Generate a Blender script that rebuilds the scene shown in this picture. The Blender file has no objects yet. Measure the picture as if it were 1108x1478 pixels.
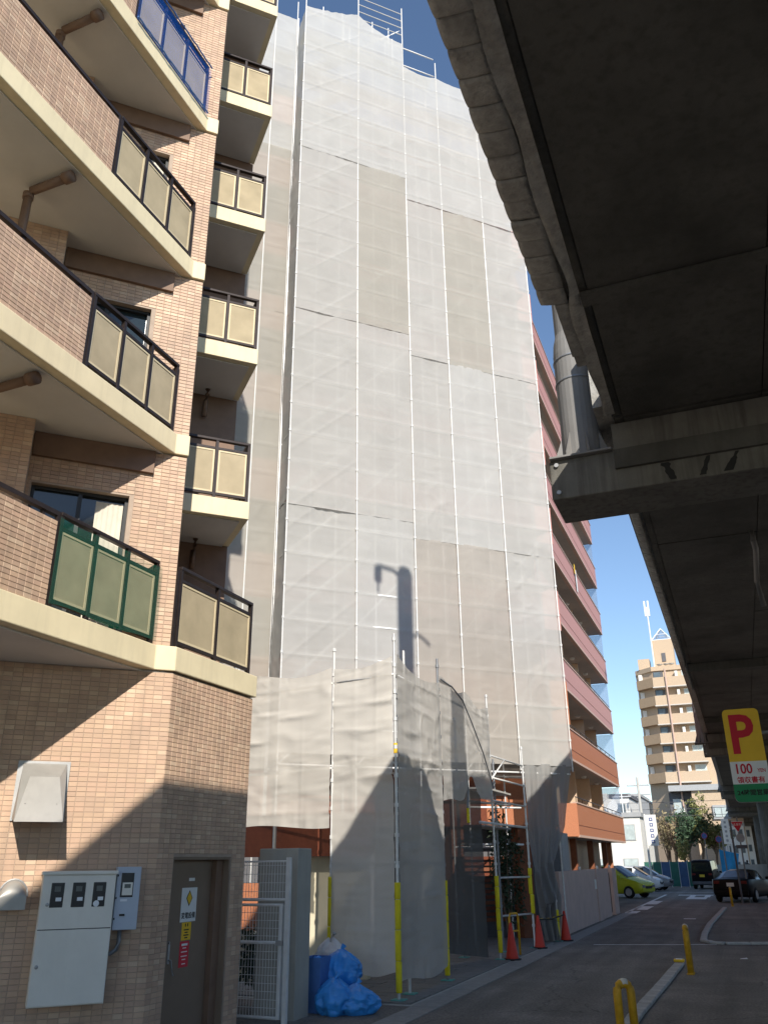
import bpy, bmesh, math, random
from mathutils import Vector, Matrix, noise
random.seed(11)
R = math.radians
SC = bpy.context.scene
COL = SC.collection

# ------------------------------------------------------------------ camera, sky, sun, exposure
def setup_camera():
    f, cx, cy = 1205.0, 554.0, 739.0                      # pinhole of the 1108 x 1478 photograph
    up = Vector((524 - cx, -2130 - cy, f)).normalized()   # vanishing point of verticals
    x = 1075 - cx
    y = -(x * up[0] + f * up[2]) / up[1]
    Y = Vector((x, y, f)).normalized()                    # the street runs along world +Y
    X = Y.cross(up)
    m = Matrix((X, Y, up))                                # camera coords (x right, y down, z fwd) -> world
    c2w = Matrix((m @ Vector((1, 0, 0)), m @ Vector((0, -1, 0)), m @ Vector((0, 0, -1)))).transposed().to_4x4()
    cam = bpy.data.cameras.new('camera')
    cam.sensor_fit = 'VERTICAL'; cam.sensor_height = 36.0; cam.lens = f / 1478 * 36
    cam.clip_end = 3000; cam.clip_start = .05
    o = bpy.data.objects.new('camera', cam); COL.objects.link(o)
    c2w.translation = Vector((0, 0, 1.9)); o.matrix_world = c2w
    SC.camera = o
setup_camera()

SUN_AZ, SUN_EL = 147.8, 33.7          # clockwise from +Y
w = bpy.data.worlds.new('World'); SC.world = w; w.use_nodes = True
nt = w.node_tree; bg = nt.nodes['Background']
sky = nt.nodes.new('ShaderNodeTexSky'); sky.sky_type = 'NISHITA'; sky.sun_disc = False
sky.sun_elevation = R(SUN_EL); sky.sun_rotation = R(SUN_AZ); sky.altitude = 20
sky.air_density = 1.0; sky.dust_density = .12; sky.ozone_density = 2.8
nt.links.new(sky.outputs[0], bg.inputs[0]); bg.inputs[1].default_value = .128
sun = bpy.data.lights.new('sun', 'SUN'); sun.energy = 4.6; sun.angle = R(.53); sun.color = (1, .93, .82)
so = bpy.data.objects.new('sun', sun); COL.objects.link(so)
sd = Vector((-math.sin(R(SUN_AZ)) * math.cos(R(SUN_EL)), -math.cos(R(SUN_AZ)) * math.cos(R(SUN_EL)), -math.sin(R(SUN_EL))))
so.rotation_euler = sd.to_track_quat('-Z', 'Y').to_euler(); so.location = (20, -30, 40)
vs = SC.view_settings; vs.view_transform = 'Standard'; vs.look = 'None'; vs.exposure = 0.46; vs.gamma = 1
SC.cycles.max_bounces = 8; SC.cycles.transparent_max_bounces = 16

# ------------------------------------------------------------------ materials
MATS = {}
def mat(name, col, rough=.8, var=.12, scale=4, bump=0, bscale=60, metal=0, spec=.35, streak=0, dirt=None, emit=0):
    m = bpy.data.materials.new(name); m.use_nodes = True; MATS[name] = m
    n = m.node_tree.nodes; l = m.node_tree.links; p = n['Principled BSDF']
    p.inputs['Roughness'].default_value = rough; p.inputs['Metallic'].default_value = metal
    p.inputs['Specular IOR Level'].default_value = spec
    tc = n.new('ShaderNodeTexCoord')
    nz = n.new('ShaderNodeTexNoise'); nz.inputs['Scale'].default_value = scale; nz.inputs['Detail'].default_value = 7
    nz.inputs['Roughness'].default_value = .62
    l.new(tc.outputs['Object'], nz.inputs['Vector'])
    rp = n.new('ShaderNodeMapRange'); rp.inputs[1].default_value = .3; rp.inputs[2].default_value = .7
    rp.inputs[3].default_value = 1 - var; rp.inputs[4].default_value = 1 + var
    l.new(nz.outputs[0], rp.inputs[0])
    mx = n.new('ShaderNodeMix'); mx.data_type = 'RGBA'; mx.blend_type = 'MULTIPLY'; mx.inputs[0].default_value = 1
    mx.inputs[6].default_value = (*col, 1)
    l.new(rp.outputs[0], mx.inputs[7])
    out = mx.outputs[2]
    if streak:
        mp = n.new('ShaderNodeMapping'); mp.inputs['Scale'].default_value = (5, 5, .35)
        l.new(tc.outputs['Object'], mp.inputs[0])
        n2 = n.new('ShaderNodeTexNoise'); n2.inputs['Scale'].default_value = 2.2; n2.inputs['Detail'].default_value = 5
        l.new(mp.outputs[0], n2.inputs['Vector'])
        r2 = n.new('ShaderNodeMapRange'); r2.inputs[1].default_value = .48; r2.inputs[2].default_value = .72
        r2.inputs[3].default_value = 0; r2.inputs[4].default_value = streak
        l.new(n2.outputs[0], r2.inputs[0])
        m2 = n.new('ShaderNodeMix'); m2.data_type = 'RGBA'
        l.new(r2.outputs[0], m2.inputs[0]); l.new(out, m2.inputs[6])
        m2.inputs[7].default_value = (*(dirt or tuple(c * .45 for c in col)), 1)
        out = m2.outputs[2]
    l.new(out, p.inputs['Base Color'])
    if bump:
        nb = n.new('ShaderNodeTexNoise'); nb.inputs['Scale'].default_value = bscale; nb.inputs['Detail'].default_value = 6
        l.new(tc.outputs['Object'], nb.inputs['Vector'])
        b = n.new('ShaderNodeBump'); b.inputs['Strength'].default_value = bump; b.inputs['Distance'].default_value = .02
        l.new(nb.outputs[0], b.inputs['Height']); l.new(b.outputs[0], p.inputs['Normal'])
    if emit:
        l.new(out, p.inputs['Emission Color']); p.inputs['Emission Strength'].default_value = emit
    return m

def road_mat(name, col):
    """worn asphalt: aggregate specks, patchy wear, faint wheel tracks along the street and fine cracks"""
    m = mat(name, col, .9, .16, .7, .5, 150, spec=.25)
    n = m.node_tree.nodes; l = m.node_tree.links; p = n['Principled BSDF']; src = p.inputs['Base Color'].links[0].from_socket
    tc = n.new('ShaderNodeTexCoord')
    def mul(src, fac):
        x = n.new('ShaderNodeMix'); x.data_type = 'RGBA'; x.blend_type = 'MULTIPLY'; x.inputs[0].default_value = 1
        l.new(src, x.inputs[6]); l.new(fac, x.inputs[7]); return x.outputs[2]
    def rng(sock, a, b, c, d):
        r = n.new('ShaderNodeMapRange'); r.inputs[1].default_value = a; r.inputs[2].default_value = b; r.inputs[3].default_value = c; r.inputs[4].default_value = d
        l.new(sock, r.inputs[0]); return r.outputs[0]
    sp = n.new('ShaderNodeTexNoise'); sp.inputs['Scale'].default_value = 26; sp.inputs['Detail'].default_value = 3; l.new(tc.outputs['Object'], sp.inputs['Vector'])
    src = mul(src, rng(sp.outputs[0], .3, .7, .70, 1.30))
    mp = n.new('ShaderNodeMapping'); mp.inputs['Scale'].default_value = (1.6, .07, 1); l.new(tc.outputs['Object'], mp.inputs[0])
    tr = n.new('ShaderNodeTexNoise'); tr.inputs['Scale'].default_value = 1.3; tr.inputs['Detail'].default_value = 4; l.new(mp.outputs[0], tr.inputs['Vector'])
    src = mul(src, rng(tr.outputs[0], .35, .65, .82, 1.14))
    pt = n.new('ShaderNodeTexNoise'); pt.inputs['Scale'].default_value = .45; pt.inputs['Detail'].default_value = 6; pt.inputs['Roughness'].default_value = .7; l.new(tc.outputs['Object'], pt.inputs['Vector'])
    src = mul(src, rng(pt.outputs[0], .52, .62, 1.0, 1.22))
    vo = n.new('ShaderNodeTexVoronoi'); vo.feature = 'DISTANCE_TO_EDGE'; vo.inputs['Scale'].default_value = .35
    ad = n.new('ShaderNodeMixRGB') if False else n.new('ShaderNodeVectorMath'); ad.operation = 'ADD'
    l.new(tc.outputs['Object'], ad.inputs[0]); l.new(sp.outputs[1] if False else pt.outputs[1], ad.inputs[1]); l.new(ad.outputs[0], vo.inputs['Vector'])
    src = mul(src, rng(vo.outputs[0], 0, .006, .55, 1.0))
    l.new(src, p.inputs['Base Color'])
    return m

def tint_mat(name, rough=.55, spec=.3, gain=1):
    """colour comes from the per-piece 'tint' attribute, with fine grain on top"""
    m = bpy.data.materials.new(name); m.use_nodes = True; MATS[name] = m
    n = m.node_tree.nodes; l = m.node_tree.links; p = n['Principled BSDF']
    p.inputs['Roughness'].default_value = rough; p.inputs['Specular IOR Level'].default_value = spec
    a = n.new('ShaderNodeAttribute'); a.attribute_name = 'tint'
    tc = n.new('ShaderNodeTexCoord'); nz = n.new('ShaderNodeTexNoise'); nz.inputs['Scale'].default_value = 1.3; nz.inputs['Detail'].default_value = 9
    l.new(tc.outputs['Object'], nz.inputs['Vector'])
    rp = n.new('ShaderNodeMapRange'); rp.inputs[1].default_value = .3; rp.inputs[2].default_value = .7
    rp.inputs[3].default_value = .86 * gain; rp.inputs[4].default_value = 1.12 * gain; l.new(nz.outputs[0], rp.inputs[0])
    mx = n.new('ShaderNodeMix'); mx.data_type = 'RGBA'; mx.blend_type = 'MULTIPLY'; mx.inputs[0].default_value = 1
    l.new(a.outputs[0], mx.inputs[6]); l.new(rp.outputs[0], mx.inputs[7])
    mp = n.new('ShaderNodeMapping'); mp.inputs['Scale'].default_value = (4, 4, .3); l.new(tc.outputs['Object'], mp.inputs[0])
    n2 = n.new('ShaderNodeTexNoise'); n2.inputs['Scale'].default_value = 1.8; n2.inputs['Detail'].default_value = 6; l.new(mp.outputs[0], n2.inputs['Vector'])
    r2 = n.new('ShaderNodeMapRange'); r2.inputs[1].default_value = .5; r2.inputs[2].default_value = .75; r2.inputs[4].default_value = .28; l.new(n2.outputs[0], r2.inputs[0])
    m2 = n.new('ShaderNodeMix'); m2.data_type = 'RGBA'; l.new(r2.outputs[0], m2.inputs[0]); l.new(mx.outputs[2], m2.inputs[6]); m2.inputs[7].default_value = (.22, .17, .13, 1)
    l.new(m2.outputs[2], p.inputs['Base Color'])
    nb = n.new('ShaderNodeTexNoise'); nb.inputs['Scale'].default_value = 90
    l.new(tc.outputs['Object'], nb.inputs['Vector'])
    b = n.new('ShaderNodeBump'); b.inputs['Strength'].default_value = .12; b.inputs['Distance'].default_value = .01
    l.new(nb.outputs[0], b.inputs['Height']); l.new(b.outputs[0], p.inputs['Normal'])
    return m

def net_mat(name, col, opac=.84, transl=.35, var=.03, scale=1.2, bump=.25, bscale=(.9, .9, 1.9)):
    m = bpy.data.materials.new(name); m.use_nodes = True; MATS[name] = m
    n = m.node_tree.nodes; l = m.node_tree.links; n.remove(n['Principled BSDF']); out = n['Material Output']
    tc = n.new('ShaderNodeTexCoord'); nz = n.new('ShaderNodeTexNoise'); nz.inputs['Scale'].default_value = scale; nz.inputs['Detail'].default_value = 8
    l.new(tc.outputs['Object'], nz.inputs['Vector'])
    rp = n.new('ShaderNodeMapRange'); rp.inputs[1].default_value = .3; rp.inputs[2].default_value = .7
    rp.inputs[3].default_value = 1 - var; rp.inputs[4].default_value = 1 + var; l.new(nz.outputs[0], rp.inputs[0])
    mx = n.new('ShaderNodeMix'); mx.data_type = 'RGBA'; mx.blend_type = 'MULTIPLY'; mx.inputs[0].default_value = 1
    mx.inputs[6].default_value = (*col, 1); l.new(rp.outputs[0], mx.inputs[7])
    d = n.new('ShaderNodeBsdfDiffuse'); t = n.new('ShaderNodeBsdfTranslucent'); tr = n.new('ShaderNodeBsdfTransparent')
    l.new(mx.outputs[2], d.inputs[0]); l.new(mx.outputs[2], t.inputs[0])
    mp = n.new('ShaderNodeMapping'); mp.inputs['Scale'].default_value = bscale; l.new(tc.outputs['Object'], mp.inputs[0])
    nb = n.new('ShaderNodeTexNoise'); nb.noise_type = 'RIDGED_MULTIFRACTAL'; nb.inputs['Scale'].default_value = 1.0; nb.inputs['Detail'].default_value = 2.5; nb.normalize = True
    nb.inputs['Distortion'].default_value = .5
    l.new(mp.outputs[0], nb.inputs['Vector'])
    b = n.new('ShaderNodeBump'); b.inputs['Strength'].default_value = bump; b.inputs['Distance'].default_value = .08
    l.new(nb.outputs[0], b.inputs['Height']); l.new(b.outputs[0], d.inputs['Normal'])
    m1 = n.new('ShaderNodeMixShader'); m1.inputs[0].default_value = transl; l.new(d.outputs[0], m1.inputs[1]); l.new(t.outputs[0], m1.inputs[2])
    m2 = n.new('ShaderNodeMixShader'); l.new(tr.outputs[0], m2.inputs[1]); l.new(m1.outputs[0], m2.inputs[2])
    # the weave: openness varies a little across the cloth
    r3 = n.new('ShaderNodeMapRange'); r3.inputs[1].default_value = .3; r3.inputs[2].default_value = .7
    r3.inputs[3].default_value = opac - .015; r3.inputs[4].default_value = min(1, opac + .015)
    l.new(nz.outputs[0], r3.inputs[0]); l.new(r3.outputs[0], m2.inputs[0])
    l.new(m2.outputs[0], out.inputs[0])
    return m

def glass_mat(name, col=(.02, .03, .035), rough=.06, spec=.6):
    return mat(name, col, rough, .25, 1.5, spec=spec)

road_mat('asphalt', (.185, .17, .152))
road_mat('asphalt_old', (.185, .168, .148))
mat('road_paint', (.7, .7, .68), .75, .28, 9, .2)
mat('kerb_stone', (.42, .41, .385), .9, .22, 7, .4, 90)
mat('gutter', (.28, .275, .26), .9, .2, 5, .3, 90)
mat('grout', (.40, .315, .25), .95, .12, 6)
tint_mat('tile')
mat('cream_paint', (.74, .64, .43), .75, .08, 1.5, .12, 120, streak=.18, dirt=(.42, .36, .25))
mat('soffit_paint', (.62, .60, .57), .85, .07, 1.2, .1, 90)
mat('brown_paint', (.20, .125, .085), .6, .12, 5)
mat('rail_metal', (.035, .026, .024), .4, .2, 8, metal=.3)
mat('dark_frame', (.03, .032, .034), .35, .15, 8)
mat('pale_frame', (.62, .52, .34), .5, .06)
glass_mat('window_glass')
mat('curtain', (.62, .57, .48), .9, .08, 8)
mat('cabinet_grey', (.74, .71, .64), .5, .05, 3, spec=.3, streak=.06)
mat('meter_blue', (.44, .49, .57), .5, .05, 3)
mat('meter_black', (.02, .02, .022), .25, .2, 8, spec=.5)
mat('meter_lcd', (.12, .13, .12), .3, .2, 9)
mat('white_label', (.75, .77, .8), .6, .05)
mat('steel_satin', (.40, .385, .36), .45, .06, 3, metal=.35, streak=.12)
mat('steel_dull', (.40, .40, .40), .5, .12, 6, metal=.6)
mat('door_brown', (.215, .155, .11), .55, .06, 4)
mat('sign_white', (.78, .78, .76), .6, .04)
mat('sign_yellow', (.80, .50, .03), .6, .06)
mat('sign_red', (.62, .03, .05), .6, .06)
mat('sign_green', (.02, .24, .09), .6, .08)
mat('ink_black', (.02, .02, .02), .7, .1)
mat('ink_red', (.55, .012, .03), .6, .06)
mat('galvanized', (.60, .60, .60), .42, .14, 9, metal=.35, spec=.5)
mat('white_pipe', (.64, .635, .62), .5, .08, 9)
mat('pale_pipe', (.85, .85, .84), .5, .05)
mat('dark_pipe', (.22, .23, .25), .5, .15, 9, metal=.4)
mat('plank', (.46, .44, .40), .7, .15, 5, metal=.2)
mat('base_plate', (.10, .36, .32), .6, .15, 8)
mat('yellow_foam', (.72, .60, .02), .75, .12, 7, .15, 60)
mat('yellow_paint', (.62, .33, .015), .5, .22, 12, .1, 70, streak=.25, dirt=(.2, .12, .04))
mat('reflector_white', (.6, .55, .45), .4, .05)
mat('red_tile', (.47, .24, .215), .6, .10, 30, .15, 60, streak=.06)
mat('orange_tile', (.42, .165, .085), .6, .13, 28, .15, 60)
mat('dark_orange', (.16, .045, .022), .6, .15, 14)
mat('red_coping', (.50, .36, .30), .7, .08)
mat('red_soffit', (.40, .375, .35), .9, .08)
mat('wing_wall', (.26, .22, .19), .85, .08)
mat('peach_wall', (.62, .46, .33), .85, .06)
mat('cream_wall', (.66, .60, .45), .85, .07, 2, streak=.15)
mat('pink_wall', (.56, .42, .37), .9, .09, 2, .25, 90, streak=.18)
mat('pillar_concrete', (.38, .37, .33), .9, .08, 2.5, .2, 80, streak=.15)
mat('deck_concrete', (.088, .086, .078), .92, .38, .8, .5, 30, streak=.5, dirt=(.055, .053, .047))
mat('band_concrete', (.37, .36, .335), .92, .28, 5, .7, 30, streak=.4)
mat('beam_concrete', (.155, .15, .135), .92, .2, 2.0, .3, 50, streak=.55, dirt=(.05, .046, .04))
mat('pole_grey', (.21, .205, .20), .65, .08, 3, metal=.0, streak=.12)
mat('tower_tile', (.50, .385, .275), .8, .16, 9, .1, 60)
mat('tower_shade', (.40, .29, .19), .8, .1, 5)  # tower tile with the angled side's shade put into the colour
mat('tower_concrete', (.55, .52, .48), .85, .08)
glass_mat('far_glass', (.10, .13, .15), .15)
mat('far_glass_pale', (.45, .52, .52), .2, .2, 3)
mat('far_white', (.72, .71, .67), .8, .07, 1.5, streak=.12)
mat('far_grey', (.36, .37, .38), .8, .1)
mat('far_dark', (.12, .12, .13), .8, .15)
mat('antenna', (.7, .72, .74), .5, .05)
mat('hoarding_green', (.03, .13, .10), .7, .2, 3)
mat('hoarding_blue', (.05, .10, .20), .7, .2, 3)
mat('concrete_low', (.40, .39, .36), .9, .1)
mat('bark', (.17, .125, .09), .9, .25, 14, .4, 40)
mat('leaf_dark', (.055, .10, .055), .6, .35, 3)
mat('leaf_olive', (.20, .205, .075), .6, .35, 3)
mat('leaf_dry', (.30, .25, .14), .7, .3, 3)
mat('leaf_shrub', (.03, .05, .025), .6, .35, 6)
mat('car_black', (.005, .005, .007), .35, .1, 3, spec=.14)
mat('car_lime', (.42, .46, .02), .25, .05, 3, spec=.5)
mat('car_white', (.65, .66, .67), .25, .05, 3, spec=.5)
mat('car_grey', (.22, .23, .25), .25, .05, 3, spec=.5)
glass_mat('car_glass', (.015, .018, .02), .08, .7)
mat('rear_glass', (.10, .13, .17), .10, .1, spec=.9)
mat('tyre', (.012, .012, .012), .85, .2, 9)
mat('rim', (.4, .4, .42), .35, .1, metal=.6)
mat('tail_red', (.13, .008, .008), .3, .1)
mat('plate_white', (.7, .7, .68), .5, .05)
mat('plate_yellow', (.75, .55, .05), .5, .05)
mat('cone_red', (.60, .045, .025), .55, .12, 8)
mat('bag_blue', (.04, .27, .70), .32, .18, 5, .6, 18, spec=.5)
mat('bag_white', (.66, .63, .61), .45, .08, 5, .3, 25)
mat('tarp_blue', (.07, .17, .42), .5, .1, 5, .2, 25)
mat('tarp_cyan', (.02, .30, .62), .5, .15, 3)
mat('paver', (.20, .195, .185), .9, .16, 9, .3, 70)
mat('skin_cloth', (.05, .05, .06), .9, .1)
mat('skin', (.45, .30, .22), .6, .05)
mat('wood_red', (.22, .08, .04), .7, .15, 6)
mat('plastic_white', (.75, .75, .73), .5, .05)
mat('banner_blue', (.08, .12, .3), .7, .1)
net_mat('net_white', (.61, .605, .59), .87, bump=.30)
net_mat('net_pale', (.58, .57, .55), .87, bump=.30)
net_mat('net_beige', (.515, .495, .45), .87, bump=.30)
net_mat('net_brown', (.525, .49, .45), .87, bump=.30)
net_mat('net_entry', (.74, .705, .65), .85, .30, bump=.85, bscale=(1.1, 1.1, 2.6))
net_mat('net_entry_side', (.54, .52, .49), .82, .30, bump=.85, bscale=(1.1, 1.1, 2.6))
net_mat('net_dark', (.33, .33, .325), .88, .3, bump=.1)
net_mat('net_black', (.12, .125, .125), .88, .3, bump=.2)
net_mat('net_green', (.02, .22, .14), .26, .3)
net_mat('net_blue', (.02, .20, .90), .20, .3)
net_mat('panel_cream', (.55, .465, .32), .95, .25, .10, 3, bump=.02)
net_mat('clear_screen', (.35, .45, .6), .35, .5)

# ------------------------------------------------------------------ mesh helpers
# local frame of every wall: x = outwards, y = along the wall, z = up; az = direction of y, clockwise from +Y
class MB:
    def __init__(s): s.v = []; s.f = []; s.t = []
    def poly(s, pts, faces, tint=None):
        b = len(s.v); s.v += [tuple(p) for p in pts]
        for f in faces: s.f.append([b + i for i in f]); s.t.append(tint)
        return s
    def box(s, x0, x1, y0, y1, z0, z1, tint=None):
        return s.poly([(x0,y0,z0),(x1,y0,z0),(x1,y1,z0),(x0,y1,z0),(x0,y0,z1),(x1,y0,z1),(x1,y1,z1),(x0,y1,z1)],
            [(0,3,2,1),(4,5,6,7),(0,1,5,4),(1,2,6,5),(2,3,7,6),(3,0,4,7)], tint)
    def tile(s, x0, x1, y0, y1, z0, z1, tint=None, c=.003):
        """a raised tile without a back, edges eased"""
        return s.poly([(x0,y0,z0),(x0,y1,z0),(x0,y1,z1),(x0,y0,z1),(x1,y0+c,z0+c),(x1,y1-c,z0+c),(x1,y1-c,z1-c),(x1,y0+c,z1-c)],
            [(4,5,6,7),(0,1,5,4),(1,2,6,5),(2,3,7,6),(3,0,4,7)], tint)
    def prism(s, pts, z0, z1, tint=None):
        n = len(pts)
        a = sum(pts[i][0]*pts[(i+1)%n][1]-pts[(i+1)%n][0]*pts[i][1] for i in range(n))
        if a < 0: pts = pts[::-1]
        return s.poly([(p[0],p[1],z0) for p in pts]+[(p[0],p[1],z1) for p in pts],
            [tuple(range(n))[::-1], tuple(range(n,2*n))]+[(i,(i+1)%n,n+(i+1)%n,n+i) for i in range(n)], tint)
    def extr(s, prof, ax, c0, c1, tint=None):
        """profile of 2-D points extruded along axis 0 (points y,z), 1 (points x,z)"""
        n = len(prof)
        P = (lambda p, c: (c, p[0], p[1])) if ax == 0 else (lambda p, c: (p[0], c, p[1]))
        return s.poly([P(p, c0) for p in prof]+[P(p, c1) for p in prof],
            [tuple(range(n)), tuple(range(n,2*n))[::-1]]+[(i,n+i,n+(i+1)%n,(i+1)%n) for i in range(n)], tint)
    def tube(s, pts, r, n=8, tint=None):
        pts = [Vector(p) for p in pts]; rings = []
        rr = r if isinstance(r, (list, tuple)) else [r]*len(pts)
        for i, p in enumerate(pts):
            d = (pts[min(i+1,len(pts)-1)]-pts[max(i-1,0)]).normalized()
            a = d.cross(Vector((0,0,1)) if abs(d.z) < .9 else Vector((1,0,0))).normalized(); b = d.cross(a)
            rings.append([p+(a*math.cos(k*2*math.pi/n)+b*math.sin(k*2*math.pi/n))*rr[i] for k in range(n)])
        v = [q for g in rings for q in g]; m = len(pts)
        f = [(i*n+k, i*n+(k+1)%n, (i+1)*n+(k+1)%n, (i+1)*n+k) for i in range(m-1) for k in range(n)]
        f += [tuple(range(n))[::-1], tuple(range((m-1)*n, m*n))]
        return s.poly(v, f, tint)
    def lathe(s, prof, n=20, c=(0,0,0), tint=None):
        v = [(c[0]+r*math.cos(k*2*math.pi/n), c[1]+r*math.sin(k*2*math.pi/n), c[2]+z) for r, z in prof for k in range(n)]
        m = len(prof)
        f = [(i*n+k, i*n+(k+1)%n, (i+1)*n+(k+1)%n, (i+1)*n+k) for i in range(m-1) for k in range(n)]
        f += [tuple(range(n))[::-1], tuple(range((m-1)*n, m*n))]
        return s.poly(v, f, tint)
    def grid(s, fn, nu, nv, tint=None):
        v = [fn(i/nu, j/nv) for j in range(nv+1) for i in range(nu+1)]
        f = [(j*(nu+1)+i, j*(nu+1)+i+1, (j+1)*(nu+1)+i+1, (j+1)*(nu+1)+i) for j in range(nv) for i in range(nu)]
        return s.poly(v, f, tint)
    def quad(s, a, b, c, d, tint=None): return s.poly([a,b,c,d], [(0,1,2,3)], tint)
    def mesh(s, name, m, smooth=False, fix=True):
        me = bpy.data.meshes.new(name); me.from_pydata(s.v, [], s.f)
        if any(t is not None for t in s.t):
            a = me.color_attributes.new('tint', 'FLOAT_COLOR', 'CORNER'); dat = []
            for f, t in zip(s.f, s.t): dat += list((*(t or (.5,.5,.5)), 1)) * len(f)
            a.data.foreach_set('color', dat)
        elif fix:
            bm = bmesh.new(); bm.from_mesh(me); bmesh.ops.recalc_face_normals(bm, faces=bm.faces); bm.to_mesh(me); bm.free()
        if smooth: me.polygons.foreach_set('use_smooth', [True]*len(me.polygons))
        if m: me.materials.append(MATS[m])
        return me

def place(o, parent, loc, az):
    o.location = loc; o.rotation_euler = (0, 0, -R(az))
    if parent is not None: o.parent = parent
def obj(name, mb, m, parent=None, loc=(0,0,0), az=0, smooth=False, label=None, kind=None, bevel=0):
    me = mb if isinstance(mb, bpy.types.Mesh) else mb.mesh(name, m, smooth)
    o = bpy.data.objects.new(name, me); COL.objects.link(o); place(o, parent, loc, az)
    if label: o['label'] = label
    if kind: o['kind'] = kind
    if bevel:
        b = o.modifiers.new('bevel', 'BEVEL'); b.width = bevel; b.segments = 2; b.limit_method = 'ANGLE'
    return o
def tag(o, label, cat, group=None):
    o['label'] = label; o['category'] = cat
    if group: o['group'] = group
    return o
def thing(name, label, cat, loc=(0,0,0), az=0, group=None):
    o = bpy.data.objects.new(name, None); COL.objects.link(o); place(o, None, loc, az)
    o.empty_display_size = .2
    return tag(o, label, cat, group)
def copy_tree(o, parent=None):
    c = o.copy(); COL.objects.link(c); c.parent = parent
    for ch in o.children: copy_tree(ch, c)
    return c
def B(*a, **k): return MB().box(*a, **k)
def wob(x, y, z): return noise.noise(Vector((x, y, z)))
def text_mb(s, size, fn, bold=0, sx=1):
    """flat lettering; fn maps (u, v) of the centred text to a local point"""
    cu = bpy.data.curves.new('lettering', 'FONT'); cu.body = s; cu.size = size; cu.offset = bold; cu.resolution_u = 3
    o = bpy.data.objects.new('lettering', cu); COL.objects.link(o)
    me = bpy.data.meshes.new_from_object(o.evaluated_get(bpy.context.evaluated_depsgraph_get()))
    xs = [v.co.x for v in me.vertices]; ys = [v.co.y for v in me.vertices]
    cx, cy = (min(xs)+max(xs))/2, (min(ys)+max(ys))/2
    mb = MB(); mb.poly([fn((v.co.x-cx)*sx, v.co.y-cy) for v in me.vertices], [tuple(p.vertices) for p in me.polygons])
    bpy.data.objects.remove(o); bpy.data.curves.remove(cu); bpy.data.meshes.remove(me)
    return mb

TW, TH = .105, .0535
BASE = [(.47,.315,.215), (.50,.335,.225), (.43,.285,.20), (.52,.35,.235), (.455,.30,.21), (.49,.315,.22), (.41,.275,.195), (.59,.43,.30), (.555,.395,.275)]
def tint():
    k = random.random()
    c = BASE[int(k*7/.86)] if k < .86 else BASE[7 + (k > .94)]
    g = random.uniform(.95, 1.05); c = tuple(q*.62+r*.38 for q, r in zip(c, (.475, .32, .22)))
    return (c[0]*g*1.10, c[1]*g*1.13, c[2]*g*1.16)
TILE_MESH = {}
def tile_field(name, parent, loc, az, y0, y1, z0, z1, holes=(), x=0, singles=0, centre=None, th=.0045):
    """stack-bond wall tiles in the local plane x; the most visible ones are objects of their own"""
    mb = MB(); ny = int((y1-y0)/TW); cells = []
    pw = (y1-y0)/max(1, round((y1-y0)/TW)); ph = (z1-z0)/max(1, round((z1-z0)/TH))
    for j in range(round((z1-z0)/ph)):
        for i in range(round((y1-y0)/pw)):
            a, b = y0+i*pw, z0+j*ph
            if any(a+pw > h[0]+.02 and a < h[1]-.02 and b+ph > h[2]+.01 and b < h[3]-.01 for h in holes): continue
            cells.append((a, b))
    g = .002
    if singles and centre:
        cells.sort(key=lambda c: ((c[0]-centre[0])**2 + (.8*(c[1]-centre[1]))**2))
        for a, b in cells[:singles]:
            k = random.randrange(14)
            key = (round(pw,4), round(ph,4), k)
            if key not in TILE_MESH: TILE_MESH[key] = MB().tile(0, th, g, pw-g, g, ph-g, tint()).mesh('tile', 'tile')
            o = bpy.data.objects.new('tile', TILE_MESH[key]); COL.objects.link(o)
            o.parent = parent; o.location = (x + random.uniform(-.001, .001), a, b)
        cells = cells[singles:]
    for a, b in cells:
        d = random.uniform(-.001, .001)
        mb.tile(x+d, x+th+d, a+g, a+pw-g, b+g, b+ph-g, tint())
    return obj(name, mb, 'tile', parent, loc, az, kind='stuff')

# ------------------------------------------------------------------ ground
def struct(name, mb, m, **k):
    o = obj(name, mb, m, **k); o['kind'] = 'structure'; return o
gm = MB(); gm.grid(lambda u, v: (-700+1400*u, -300+1700*v, 0), 28, 34)
struct('ground', gm, 'asphalt_old')
rd = MB(); rd.grid(lambda u, v: (-4.32 + 2.72*u, -8+130*v, .004), 4, 60)
struct('road', rd, 'asphalt')
gt = struct('gutter', MB().box(-4.72, -4.32, -8, 36.8, -.1, .010), 'gutter')
for i in range(46):
    obj('joint_stone', B(-.20, .20, .006, .594, .0, .006 + random.uniform(0, .004)), 'gutter', gt, (-4.52, 5+i*.6, .010))
# paved apron before the entrance, slabs laid crosswise
ap = struct('forecourt', MB().prism([(-11,12.9),(-4.74,12.9),(-4.74,24.6),(-11,24.6)], -.1, .006), 'concrete_low')
slab = [B(0, 1.18, 0, .288, 0, .02).mesh('paving_slab', 'paver'), B(0, .58, 0, .288, 0, .02).mesh('paving_slab', 'paver')]
for i in range(38):
    x = -4.78; k = 0
    while x > -8.2:
        w_ = .6 if (k == 0 and i % 2) else 1.2
        obj('paving_slab', slab[0 if w_ > 1 else 1], None, ap, (x-w_, 13.0+i*.3, .006+random.uniform(-.003, .003))); x -= w_; k += 1
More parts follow.
